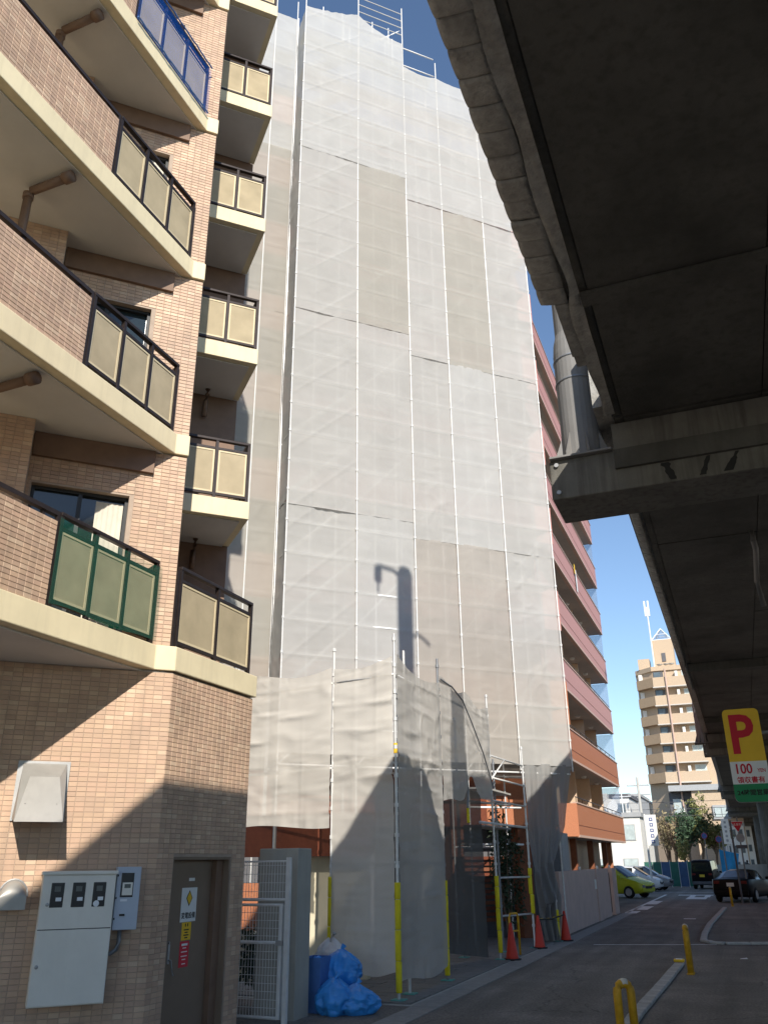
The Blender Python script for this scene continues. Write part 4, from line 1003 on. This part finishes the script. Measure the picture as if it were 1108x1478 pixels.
# lamp pole standing on the cap beam
LP = thing('lamp_pole', 'thick grey steel pole with gusset plates standing on the near cap beam', 'pole', (-1.22, 10.62, 6.90))
obj('shaft', MB().lathe([(.28,.03),(.28,1.75),(.26,1.95),(.225,2.1),(.225,10.3),(.18,10.45),(0,10.5)], 28), 'pole_grey', LP, smooth=False)
for z in (1.25, 1.62): obj('band', MB().lathe([(.281,z),(.292,z+.01),(.292,z+.03),(.281,z+.04)], 28), 'dark_pipe', LP, smooth=True)
obj('foot_plate', B(-.42,.40,-.38,.38,0,.03), 'pole_grey', LP, bevel=.005)
for k in range(8):
    a = k*math.pi/4+.3; g = MB().poly([(.27,-.008,.03),(.40,-.008,.03),(.40,-.008,.08),(.278,-.008,.42),(.27,.008,.03),(.40,.008,.03),(.40,.008,.08),(.278,.008,.42)],[(0,1,2,3),(7,6,5,4),(0,4,5,1),(1,5,6,2),(2,6,7,3),(3,7,4,0)])
    obj('gusset', g, 'pole_grey', LP).rotation_euler = (0, 0, a)
    obj('bolt', MB().lathe([(.018,.03),(.018,.07)], 6, (.34,0,0)), 'steel_dull', LP).rotation_euler = (0, 0, a+.39)
ch = MB()
for k in range(6): ch.lathe([(.022,-.04),(.035,0),(.022,.04)], 8, (.16+.012*k, -.28, 2.3+.09*k))
ch.tube([(.15,-.27,1.9),(.16,-.28,2.9)], .012, 6)
obj('chain', ch, 'dark_pipe', LP)
a1 = MB(); a1.tube([(0,0,10.2),(-.35,-.1,10.32),(-.75,-.22,10.25)], .05, 8); a1.box(-.86,-.70,-.30,-.14,9.8,10.2); a1.tube([(-.78,-.22,10.2),(-.78,-.22,9.5)], .03, 8)
obj('camera_arm', a1, 'pole_grey', LP)
a2 = MB(); a2.tube([(0,0,8.6),(.4,.12,8.75),(.7,.2,8.6)], .04, 8); obj('side_bracket', a2, 'pole_grey', LP)

for k, y in enumerate((43.0, 75.3, 107.8)):
    c_ = copy_tree(LP); c_.location = (-.98 if k == 0 else -.85, y, 6.90)
    c_['label'] = 'grey steel pole standing on the %s pier beam of the elevated road' % ['second', 'third', 'fourth'][k]
# ------------------------------------------------------------------ parking sign
PS = thing('parking_sign', 'yellow white and green parking sign with a red P, at the right edge', 'sign', (.0, 14.2, 2.68))
SW, SHh = .52, 1.36
def rr(x0, x1, z0, z1, r, top=True, bottom=True, n=5):
    pts = []
    for cx_, cz, a0, on in ((x1-r, z1-r, 0, top), (x0+r, z1-r, 90, top), (x0+r, z0+r, 180, bottom), (x1-r, z0+r, 270, bottom)):
        if on: pts += [(cx_+r*math.cos(R(a0+90*k/n)), cz+r*math.sin(R(a0+90*k/n))) for k in range(n+1)]
        else: pts.append((cx_+r*(1 if a0 in (0,270) else -1), cz+r*(1 if a0 in (0,90) else -1)))
    return pts
obj('sign_box', MB().extr(rr(0, SW, 0, SHh, .07), 1, .006, .16), 'plastic_white', PS)
obj('yellow_face', MB().extr(rr(0, SW, .58, SHh, .07, True, False), 1, 0, .005), 'sign_yellow', PS)
obj('white_face', MB().extr(rr(0, SW, .255, .58, .01, False, False), 1, 0, .005), 'sign_white', PS)
obj('green_face', MB().extr(rr(0, SW, 0, .255, .07, False, True), 1, 0, .005), 'sign_green', PS)
def ps(s, xc, zc, size, m, bold=0, sxx=1):
    obj('lettering', text_mb(s, size, lambda u, v_: (xc+u, -.003, zc+v_), bold, sxx), m, PS)
ps('P', .25, .985, .80, 'ink_red', .02, .88)
ps('100', .19, .475, .20, 'ink_red', .004, .85); ps('YEN', .425, .445, .075, 'ink_red', .001, .8)
ps('領収書有', .26, .315, .098, 'ink_red', .002); ps('24時間営業', .26, .135, .088, 'ink_black', .002)
obj('bracket', MB().tube([(SW,.08,.4),(SW+.5,.08,.4)], .025, 8), 'pole_grey', PS); obj('bracket', MB().tube([(SW,.08,1.0),(SW+.5,.08,1.0)], .025, 8), 'pole_grey', PS)
obj('post', MB().tube([(SW+.5,.08,-2.68),(SW+.5,.08,1.3)], .05, 12), 'pole_grey', PS)

# ------------------------------------------------------------------ vehicles
def car(label, loc, az, secs, cab, body, w_over=None, wheels=(.75, 3.45), wr=.31, tail=None, plate_m='plate_white', name='parked_car', cat='car', rg=None):
    """secs: (y, half width, bottom, belt z, top z, half width at top); y from the rear bumper forwards"""
    t = thing(name, label, cat, loc, az)
    def half(s):
        y, hw, zb, zbelt, zt, ht = s
        return [(hw*.90,y,zb),(hw*.99,y,zb+.14),(hw,y,(zb+zbelt)/2),(hw*.97,y,zbelt),(ht,y,max(zt-.07,zbelt+.004)),(ht*.72,y,max(zt-.015,zbelt+.008)),(0,y,zt+.005)]
    mb = MB(); rows = []
    for s in secs:
        h = half(s); rows.append(h+[(-x,y,z) for x,y,z in h[-2::-1]])
    n = len(rows[0])
    mb.poly([p for r in rows for p in r], [(i*n+k, i*n+k+1, (i+1)*n+k+1, (i+1)*n+k) for i in range(len(rows)-1) for k in range(n-1)]
            +[tuple(range(n)), tuple(range((len(rows)-1)*n, len(rows)*n))[::-1]]+[(i*n, (i+1)*n, (i+1)*n+n-1, i*n+n-1) for i in range(len(rows)-1)])
    o = obj('body', mb, body, t, smooth=True, bevel=.03)
    a, b = cab
    def off(p, d=.008): return (p[0]*(1+d), p[1], p[2]+d*.3)
    for k in (3, n-5):
        gl = MB()
        for i in range(a+1, b-1):
            q = [rows[i][k], rows[i+1][k], rows[i+1][k+1], rows[i][k+1]]
            c = sum((Vector(p) for p in q), Vector())/4
            gl.quad(*[off(tuple(Vector(p).lerp(c, .04))) for p in q])
        obj('side_glass', gl, 'car_glass', t)
    for i, nm in ((a, 'rear_window'), (b-1, 'windscreen')):
        r0, r1 = rows[i], rows[i+1]; g = MB()
        up = Vector((0, -.02 if i == a else .02, .012))
        for k in range(4, n-5):
            q = [r0[k], r0[k+1], r1[k+1], r1[k]]
            g.quad(*[tuple(Vector(p)*1.0+up) for p in q])
        obj(nm, g, rg if (i == a and rg) else 'car_glass', t)
    hwm = max(s[1] for s in secs)
    for y in wheels:
        for sx_ in (-1, 1):
            wl = obj('wheel', MB().lathe([(.0,-.1),(wr*.7,-.1),(wr*.97,-.08),(wr,-.03),(wr,.05),(wr*.95,.09),(wr*.66,.1),(.0,.06)], 20), 'tyre', t, (sx_*(hwm-.09), y, wr), smooth=True)
            wl.rotation_euler = (0, R(90)*sx_, 0)
            rm = MB().lathe([(wr*.62,.095),(wr*.6,.105),(wr*.2,.085),(0,.1)], 14)
            for k in range(5): rm.box(.05, wr*.58, -.025, .025, .095, .108) if k == 0 else None
            obj('rim', rm, 'rim', wl)
    zb = secs[0][2]; y0 = secs[0][0]; hw = secs[0][1]; zt = secs[0][3]
    obj('number_plate', B(-.165,.165,y0-.03,y0-.005,zt-.28,zt-.115), plate_m, t)
    for sx_ in (-1, 1): obj('tail_light', B(*sorted((sx_*hw*.62, sx_*hw*.95)), y0-.02, y0+.05, zt-.16, zt-.04), 'tail_red', t, bevel=.01)
    obj('rear_bumper', B(-hw*.96, hw*.96, y0-.06, y0+.06, zb, zb+.2), body if name != 'kei_van' else 'far_dark', t, bevel=.03)
    yf = secs[-1][0]; hf = secs[-1][1]; zf = secs[-1][3]
    for sx_ in (-1, 1): obj('headlight', B(*sorted((sx_*hf*.55, sx_*hf*.96)), yf-.06, yf+.015, zf-.17, zf-.05), 'rear_glass', t, bevel=.01)
    obj('front_grille', B(-hf*.5, hf*.5, yf-.02, yf+.012, zb+.12, zb+.24), 'ink_black', t)
    im = secs[b][0]-.35
    for sx_ in (-1, 1): obj('wing_mirror', B(*sorted((sx_*(hwm*.98), sx_*(hwm+.16))), im-.06, im+.06, secs[b][3]+.02, secs[b][3]+.15), body, t, bevel=.03)
    return t
sed = [(0,.80,.32,.98,1.0,.66),(.10,.86,.25,1.02,1.04,.70),(.55,.90,.22,1.01,1.08,.70),(1.25,.91,.20,.98,1.37,.60),(2.1,.92,.2,.96,1.44,.60),(2.75,.92,.2,.95,1.40,.60),(3.45,.91,.2,.94,.97,.72),(4.3,.87,.22,.78,.80,.70),(4.6,.76,.30,.66,.68,.60)]
car('black low saloon stopped on the road, seen from behind', (-.85, 46.3, 0), 14, sed, (2, 6), 'car_black', wheels=(.85, 3.7), wr=.33, rg='rear_glass')
van = [(0,.70,.30,1.05,1.80,.62),(.06,.735,.26,1.05,1.86,.63),(.9,.74,.24,1.05,1.89,.64),(1.7,.74,.24,1.05,1.89,.64),(2.3,.74,.24,1.03,1.86,.63),(2.9,.73,.24,.98,1.10,.60),(3.3,.70,.26,.85,.90,.58),(3.39,.66,.32,.75,.78,.55)]
kv = car('black boxy kei van driving away, with a yellow number plate', (-2.95, 66.5, 0), 8, van, (0, 5), 'car_black', wheels=(.65, 2.85), wr=.27, plate_m='plate_yellow', name='kei_van', cat='van')
obj('rear_glass', B(-.58, .58, -.03, -.005, 1.12, 1.68), 'car_glass', kv, bevel=.02)
hat = [(0,.74,.32,.95,1.0,.62),(.12,.80,.25,.98,1.30,.60),(.55,.83,.2,.96,1.50,.58),(1.3,.84,.2,.94,1.53,.58),(2.1,.84,.2,.92,1.50,.57),(2.95,.83,.2,.93,1.0,.66),(3.5,.79,.22,.78,.84,.62),(3.75,.68,.30,.66,.70,.54)]
lc = car('lime yellow hatchback parked nose-out beyond the boundary wall', (-8.75, 52.6, 0), 112, hat, (1, 5), 'car_lime', wheels=(.6, 3.05), wr=.29)
lc.scale = (1.06, 1.06, 1.08)
car('white hatchback parked behind the lime yellow car', (-9.0, 62.0, 0), 95, hat, (1, 5), 'car_white', wheels=(.6, 3.05), wr=.29)
car('silver grey hatchback parked farthest back, next to the green hoarding', (-8.6, 65.3, 0), 98, hat, (1, 5), 'car_grey', wheels=(.6, 3.05), wr=.29)

# ------------------------------------------------------------------ the tan tower and other far buildings
TB = thing('apartment_building', 'tan brick apartment tower with stacked balconies at the end of the street', 'building', (-6, 141, 0))
def tb(name, mb, m, parent=None, **k): return obj(name, mb, m, parent or TB, (6, -141, 0) if parent is None else (0,0,0), **k)
tb('wall', MB().prism([(-9.3,139.2),(-1.9,139.2),(-1.9,150),(-12.6,150),(-12.0,141.6)], 0, 29.6), 'tower_tile')
tb('parapet', MB().prism([(-9.4,138.9),(-1.8,138.9),(-1.8,150),(-12.7,150),(-12.1,141.5)], 29.6, 30.3), 'tower_tile')
for k in range(9):
    z = 4.2+2.86*k
    if z > 10:
        b = tb('balcony', MB().prism([(-9.3,137.9),(-3.0,137.9),(-3.0,139.19),(-9.3,139.19)], z-.15, z+1.3), 'tower_tile')
        obj('balcony_soffit', MB().prism([(-9.4,137.85),(-2.9,137.85),(-2.9,139.18),(-9.4,139.18)], z-.30, z-.152), 'tower_concrete', b)
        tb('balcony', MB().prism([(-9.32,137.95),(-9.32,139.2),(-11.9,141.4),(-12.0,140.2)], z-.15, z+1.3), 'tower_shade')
        tb('partition', B(-5.9, -5.5, 138.4, 139.15, z+1.3, z+2.2), 'far_white')
        w_ = tb('window', B(-4.95, -3.3, 139.1, 139.19, z+1.0, z+2.35), 'far_white')
        for q in (0, 1): obj('pane', B(-4.85+.8*q, -4.15+.8*q, 139.04, 139.098, z+1.1, z+2.25), 'far_glass_pale', w_)
        w_ = tb('window', B(-9.2, -7.7, 139.1, 139.19, z+.9, z+2.4), 'far_dark')
        obj('pane', B(-9.1, -8.1, 139.04, 139.098, z+1.3, z+2.3), 'far_glass', w_)
        w_ = tb('recess', B(-11.6, -11.0, 140.6, 141.2, z+1.2, z+2.4), 'far_white')
tb('downpipe', MB().tube([(-7.3,137.7,9),(-7.3,137.7,29.6)], .13, 8), 'red_coping')
tb('lower_wing', B(-5.9, .6, 136.5, 139.19, 0, 11.2), 'tower_tile')
tb('lower_wing_roof', B(-9.0, .8, 136.0, 139.3, 11.2, 12.0), 'far_grey')
for x0, z0, fr in ((-3.3, 7.2, 1), (-2.6, 2.7, 0)):
    w_ = tb('window', B(x0, x0+2.3, 136.2 if fr else 136.4, 136.499, z0, z0+1.9), 'far_grey')
    for q in range(2): obj('pane', B(x0+.25+.95*q, x0+1.1+.95*q, 136.1 if fr else 136.3, 136.19 if fr else 136.39, z0+.3, z0+1.6), 'far_glass_pale', w_)
tb('recessed_bay', B(-9.2, -6.0, 138.2, 139.19, 7.6, 11.1), 'far_dark'); w_ = tb('window', B(-8.7, -7.2, 138.0, 138.19, 8.0, 10.2), 'far_white'); obj('pane', B(-8.6, -7.3, 137.9, 137.99, 8.1, 10.1), 'far_glass_pale', w_)
st = tb('stair_tower', B(-9.0, -5.7, 141, 145, 30.3, 35.0), 'tower_tile')
obj('slot_window', B(-7.6, -7.0, 140.9, 140.99, 31.4, 32.8), 'far_dark', st)
pyr = MB()
P4 = [(-8.9,141.1,35.02),(-5.8,141.1,35.02),(-5.8,144.9,35.02),(-8.9,144.9,35.02)]; apx = (-7.35,143,37.3)
for i in range(4): pyr.tube([P4[i], apx], .1, 5); pyr.tube([P4[i], P4[(i+1)%4]], .1, 5); pyr.tube([Vector(P4[i]).lerp(Vector(apx), .5), Vector(P4[(i+1)%4]).lerp(Vector(apx), .5)], .06, 5)
pf = obj('pyramid_frame', pyr, 'antenna', st); obj('pyramid_glass', MB().poly(P4+[apx], [(0,1,4),(1,2,4),(2,3,4),(3,0,4)]), 'clear_screen', st)
an = MB().tube([(-8.9,140.6,30.3),(-8.9,140.6,40.6)], .12, 6)
for dx in (-.28, .28): an.box(-8.9+dx-.13, -8.9+dx+.13, 140.4, 140.7, 39.0, 41.6)
tb('antenna', an, 'antenna'); tb('water_tank', MB().lathe([(.9,0),(.95,.3),(.95,1.7),(.5,2.2),(0,2.3)], 16, (-3.4,142.5,30.3)), 'far_white', smooth=True)
tb('mast', MB().tube([(-2.2,139.4,30.3),(-2.2,139.4,33.2)], .12, 6), 'antenna')
for x in (-8.0, -7.0, -6.2): tb('satellite_dish', MB().lathe([(0,0),(.35,.06),(.5,.2)], 12, (x,139.0,30.4)), 'far_white')
tb('roof_box', B(-11.4, -9.6, 140.6, 143, 30.3, 32.0), 'tower_tile')

def house(label, x0, x1, y0, y1, h, m, floors, cols, name='far_building', win='far_glass', roof='far_grey', side=0):
    t = thing(name, label, 'building', ((x0+x1)/2, y0, 0))
    ox = -(x0+x1)/2
    obj('wall', B(x0+ox, x1+ox, 0, y1-y0, 0, h), m, t)
    obj('roof', B(x0+ox-.15, x1+ox+.15, -.15, y1-y0+.15, h, h+.35), roof, t)
    fw = (x1-x0)/cols
    for j in range(floors):
        for i in range(cols):
            a = x0+ox+fw*(i+.22); z = h*(j+.3)/floors
            f = obj('window', B(a, a+fw*.56, -.05, .02, z, z+h/floors*.48), 'far_grey', t)
            obj('pane', B(a+.06, a+fw*.56-.06, -.07, -.051, z+.06, z+h/floors*.48-.06), win, f)
    return t
wh = house('white two-storey building behind the parked cars, beside the red block', -14, -7.6, 76, 86, 5.2, 'far_white', 2, 3, win='far_glass_pale')
house('white flat-roofed house with rooftop clutter behind the white building', -16, -9.6, 88, 96, 7.5, 'far_white', 3, 4, win='far_glass', roof='far_dark')
house('dark grey block left of the tan tower', -22, -11.5, 118, 130, 9.5, 'far_grey', 3, 5)
ZB = [('white narrow building right of the tan tower', -2.2, .4, 128, 134, 6.0, 'far_white'), ('white low house far along the street centre', -.4, 2.6, 165, 172, 7.0, 'far_white'),
      ('cream building at the far end of the street', -5, -.9, 205, 215, 9.0, 'cream_wall'), ('grey block at the very end of the street under the elevated road', .5, 8, 250, 262, 9.0, 'far_grey'),
      ('pale block across the far junction on the left', -16, -6, 225, 240, 12.0, 'far_white'), ('tan far block behind the tower', -30, -14, 160, 175, 11, 'tower_tile')]
for lab, a, b, c, d, h, m in ZB: house(lab, a, b, c, d, h, m, 3, 3)
for k, (a, b, h, m, lab) in enumerate(((-30, -6, 3.8, 'far_grey', 'unseen low grey block added across the road behind the camera'), (-4, 20, 3.4, 'tower_tile', 'unseen low tan block added across the road on the right'),
        (23, 48, 3.9, 'far_white', 'unseen low white block added across the road farther on'), (52, 90, 3.6, 'concrete_low', 'unseen low concrete block added across the road far on'))):
    t = thing('added_block', lab+' beyond the elevated road', 'building', (15, a, 0))  # unseen row added to limit skylight and reflections under the deck
    obj('wall', B(0, 12, 0, b-a, 0, h), m, t)
    for j in range(int(h/3)):
        for i in range(int((b-a)/4)):
            f = obj('window', B(-.04, .02, 1+4*i, 3.2+4*i, 1+3*j, 2.5+3*j), 'far_dark', t); obj('pane', B(-.06, -.041, 1.1+4*i, 3.1+4*i, 1.1+3*j, 2.4+3*j), 'far_glass', f)
# rooftop things
rt = MB(); rt.tube([(0,0,0),(0,0,2.6)], .05, 6)
for k in range(4): rt.tube([(-.8+.1*k,0,1.5+.35*k),(.8-.1*k,0,1.5+.35*k)], .03, 5)
o = obj('tv_antenna', rt, 'antenna', None, (-9.2, 79, 5.5)); tag(o, 'television antenna on the white building roof', 'antenna')
o = obj('satellite_dish', MB().lathe([(0,0),(.35,.06),(.6,.22)], 14), 'far_white', None, (-10.0, 77, 6.1)); o.rotation_euler = (R(70), 0, R(20)); tag(o, 'white satellite dish on the white building roof', 'dish')
o = obj('roof_tank', MB().box(-1.1,.3,-.6,.6,0,1.7), 'far_white', None, (-10.6, 78.5, 5.55), bevel=.06); tag(o, 'white water tank on the white building roof', 'tank')

# hoarding of coloured panels
hd = thing('hoarding', 'green and blue panel hoarding round the car park', 'fence', (-7.2, 71.2, 0))
cols_ = ['hoarding_green', 'hoarding_green', 'hoarding_blue', 'hoarding_green', 'hoarding_blue', 'hoarding_green']
for i in range(6): obj('panel', B(.02+i*.62, .60+i*.62, -.03, .03, .05, 1.75), cols_[i], hd); obj('post', MB().tube([(.01+i*.62,0,0),(.01+i*.62,0,1.85)], .03, 6), 'white_pipe', hd)
wl = obj('low_wall', B(-3.4, 1.6, 76, 76.3, 0, 1.5), 'concrete_low', None); tag(wl, 'low pale concrete wall behind the kei van', 'wall')
# white banner sign on a pole, its column of characters too small to read
bs = thing('banner_sign', 'tall white pole sign with vertical dark characters by the white building', 'sign', (-5.45, 61.0, 0))
obj('pole', MB().tube([(-.35,0,0),(-.35,0,4.7)], .07, 8), 'white_pipe', bs); obj('board', B(-.3, .38, -.06, .06, 2.75, 4.65), 'sign_white', bs)
for k in range(5): obj('character', B(-.07, .15, -.068, -.061, 2.9+.34*k, 3.11+.34*k), 'banner_blue', bs)
for k in range(5): obj('character', B(-.01, .09, -.074, -.069, 2.96+.34*k, 3.05+.34*k), 'sign_white', bs)
bs = thing('banner_sign', 'white vertical shop sign right of the tan tower', 'sign', (-1.3, 90, 0))
obj('pole', MB().tube([(0,0,0),(0,0,4.2)], .07, 8), 'white_pipe', bs); obj('board', B(-.32, .32, -.06, .06, 3.2, 5.4), 'sign_white', bs)
for k in range(5): obj('character', B(-.1, .1, -.068, -.061, 3.4+.4*k, 3.6+.4*k), 'far_grey', bs)
# stop sign: red inverted triangle
ys_ = thing('stop_sign', 'red inverted triangle stop sign with a grey plate under it, by the black car', 'sign', (-.12, 46.5, 0))
obj('pole', MB().tube([(.02,.05,0),(.02,.05,3.8)], .035, 8), 'pole_grey', ys_)
tri = lambda s, y, zc: MB().extr([(-s, zc+s*.62), (s, zc+s*.62), (s*.06, zc-s*1.0), (-s*.06, zc-s*1.0)], 1, y, y+.012)
obj('red_face', tri(.27, 0, 3.40), 'sign_red', ys_); obj('white_border', tri(.295, .013, 3.40), 'sign_white', ys_)
obj('lettering', text_mb('止まれ', .12, lambda u, v_: (u, -.004, 3.45+v_), .002), 'sign_white', ys_)
obj('round_plate', MB().lathe([(.2,0),(.2,.02)], 20), 'far_grey', ys_, (.05, -.01, 2.83)).rotation_euler = (R(90), 0, 0)
obj('name_plate', B(-.2, .3, -.01, .01, 2.36, 2.52), 'far_dark', ys_)
for k, (x, y, lab) in enumerate(((-.42, 45.6, 'dark thin post left of the stop sign'), (-1.2, 62, 'grey thin post beside the blue tarpaulin'))):
    o = obj('sign_post', MB().tube([(0,0,0),(0,0,3.6)], .045, 8), 'far_dark' if k == 0 else 'pole_grey', None, (x, y, 0)); tag(o, lab, 'post')
for x, y, z, lab in ((-2.75, 75, 3.6, 'round blue road sign before the trees'), (-1.55, 68, 3.2, 'round blue road sign above the blue tarpaulin')):
    t = thing('round_sign', lab, 'sign', (x, y, 0)); obj('pole', MB().tube([(0,.03,0),(0,.03,z+.3)], .035, 8), 'pole_grey', t)
    o = obj('disc', MB().lathe([(.2,0),(.2,.015)], 20), 'banner_blue', t, (0, 0, z)); o.rotation_euler = (R(90), 0, 0)
    o = obj('disc_border', MB().lathe([(.23,-.012),(.23,-.002)], 20), 'sign_red', t, (0, .01, z)); o.rotation_euler = (R(90), 0, 0)
tp = MB().grid(lambda u, v_: (-.6+1.2*u*(.7+.3*v_), .15*math.sin(u*7)+.1*wob(u*3, v_*3, 2), .6+1.9*v_*(1-.15*u)), 12, 12)
o = obj('tarpaulin', tp, 'tarp_cyan', None, (-.95, 64, 0), smooth=True); tag(o, 'bright blue tarpaulin hanging above the road by the black car', 'tarpaulin')
ut = thing('utility_pole', 'concrete utility pole beyond the white building', 'pole', (-8.2, 84, 0))
obj('shaft', MB().tube([(0,0,0),(0,0,9.0)], [.16,.11], 10), 'concrete_low', ut, smooth=True)
for z in (8.2, 7.4): obj('cross_arm', B(-1.0, 1.0, -.05, .05, z, z+.1), 'far_grey', ut)
for k in range(4): obj('insulator', MB().lathe([(.05,0),(.07,.08),(.04,.16)], 8, (-.9+.6*k, 0, 8.3)), 'far_white', ut)
for k in range(3):
    w3 = MB().tube([(-40+35*q/8*2, 84+2*k, 7.9-.5*k-1.2*math.sin(math.pi*q/8)) for q in range(9)], .018, 4)
    o = obj('overhead_wire', w3, 'far_dark', None); tag(o, ['highest', 'middle', 'lowest'][k]+' overhead wire crossing above the car park', 'wire')

# ------------------------------------------------------------------ trees
def tree(loc, h, spread, m, n, label, seed, lsize=.16, bare=False, trunk=.16):
    rnd = random.Random(seed); t = thing('tree', label, 'tree', loc)
    tk = MB(); tips = []
    tk.tube([(0,0,0),(rnd.uniform(-.2,.2),0,h*.3),(rnd.uniform(-.3,.3),rnd.uniform(-.2,.2),h*.62)], [trunk,trunk*.75,trunk*.4], 8)
    for k in range(11 if not bare else 18):
        a = rnd.uniform(0, 6.28); z0 = h*rnd.uniform(.28,.6); e = Vector((spread*rnd.uniform(.35,.95)*math.cos(a), spread*rnd.uniform(.35,.95)*math.sin(a), h*rnd.uniform(.55,.97)))
        m_ = Vector((0,0,z0)).lerp(e, .5)+Vector((0,0,.15*h*rnd.random()))
        tk.tube([(0,0,z0), m_, e], [trunk*.4, trunk*.25, trunk*.06], 5); tips += [m_, e]
        for q in range(3 if not bare else 6):
            e2 = m_.lerp(e, rnd.random())+Vector((rnd.gauss(0,.25)*spread, rnd.gauss(0,.25)*spread, rnd.uniform(0,.16)*h)); tk.tube([m_.lerp(e, rnd.random()*.6), e2], [trunk*.12, trunk*.03], 4); tips.append(e2)
    obj('trunk', tk, 'bark', t); cr = MB()
    for k, p in enumerate(tips):
        leaf_blob(cr, p, (spread*.26, spread*.26, h*.085), max(3, int(n/len(tips)*rnd.uniform(.5, 1.5))), lsize, seed*31+k)
    obj('crown', cr, m, t)
tree((-6.4, 96, 0), 6.6, 2.0, 'leaf_dry', 500, 'bare brown tree with few dry leaves left of the evergreen', 3, bare=True)
tree((-5.0, 92, 0), 6.2, 1.5, 'leaf_dark', 2600, 'dark evergreen tree in front of the tan tower', 5)
tree((-3.7, 93, 0), 6.8, 1.7, 'leaf_olive', 2200, 'olive green tree reaching highest before the tan tower', 8)
tree((-2.6, 94, 0), 4.9, 1.8, 'leaf_olive', 2000, 'low rounded olive tree on the right of the group', 12)
tree((-4.6, 80, 0), 3.4, .7, 'leaf_olive', 700, 'small light green tree behind the hoarding', 15, .12, trunk=.08)
tree((.5, 190, 0), 9, 3.2, 'leaf_olive', 1500, 'yellowish tree far along the street', 19, .3)
tree((-7.4, 98, 0), 5.5, 1.8, 'leaf_dry', 600, 'leafless shrubby tree by the white building', 23, bare=True)

# ------------------------------------------------------------------ a distant walker
def person(loc, az, label):
    t = thing('person', label, 'person', loc, az)
    J = [((0,0,.95),(.13,.10)), ((0,0,1.2),(.13,.10)), ((0,0,1.42),(.15,.10)), ((0,0,1.52),(.055,.055)), ((0,.02,1.66),(.095,.105)),
         ((-.09,.02,.92),(.085,.085)), ((-.10,.16,.5),(.06,.06)), ((-.10,.08,.08),(.045,.045)), ((-.10,.20,.04),(.04,.035)),
         ((.09,-.02,.92),(.085,.085)), ((.10,.0,.5),(.06,.06)), ((.10,-.22,.1),(.045,.045)), ((.10,-.12,.04),(.04,.035)),
         ((-.19,0,1.40),(.055,.055)), ((-.24,-.06,1.12),(.042,.042)), ((-.22,.05,.88),(.035,.035)),
         ((.19,0,1.40),(.055,.055)), ((.24,.04,1.12),(.042,.042)), ((.22,.14,.9),(.035,.035))]
    ed = [(0,1),(1,2),(2,3),(3,4),(0,5),(5,6),(6,7),(7,8),(0,9),(9,10),(10,11),(11,12),(2,13),(13,14),(14,15),(2,16),(16,17),(17,18)]
    me = bpy.data.meshes.new('body'); me.from_pydata([j[0] for j in J], ed, []); me.materials.append(MATS['skin_cloth'])
    o = bpy.data.objects.new('body', me); COL.objects.link(o); o.parent = t
    o.modifiers.new('skin', 'SKIN')
    if not me.skin_vertices: 
        bm = bmesh.new(); bm.from_mesh(me); bm.verts.layers.skin.verify(); bm.to_mesh(me); bm.free()
    for sv, j in zip(me.skin_vertices[0].data, J): sv.radius = j[1]
    me.skin_vertices[0].data[0].use_root = True
    o.modifiers.new('sub', 'SUBSURF').levels = 1; o.modifiers['sub'].render_levels = 2
    obj('head', MB().lathe([(0,-.11),(.06,-.09),(.085,0),(.075,.08),(0,.12)], 12, (0,.03,1.66)), 'skin', t, smooth=True)
    obj('hair', MB().lathe([(.09,-.04),(.10,.03),(.07,.11),(0,.135)], 12, (0,.015,1.66)), 'ink_black', t, smooth=True)
person((.12, 98, 0), 10, 'person in dark clothes walking far down the street')
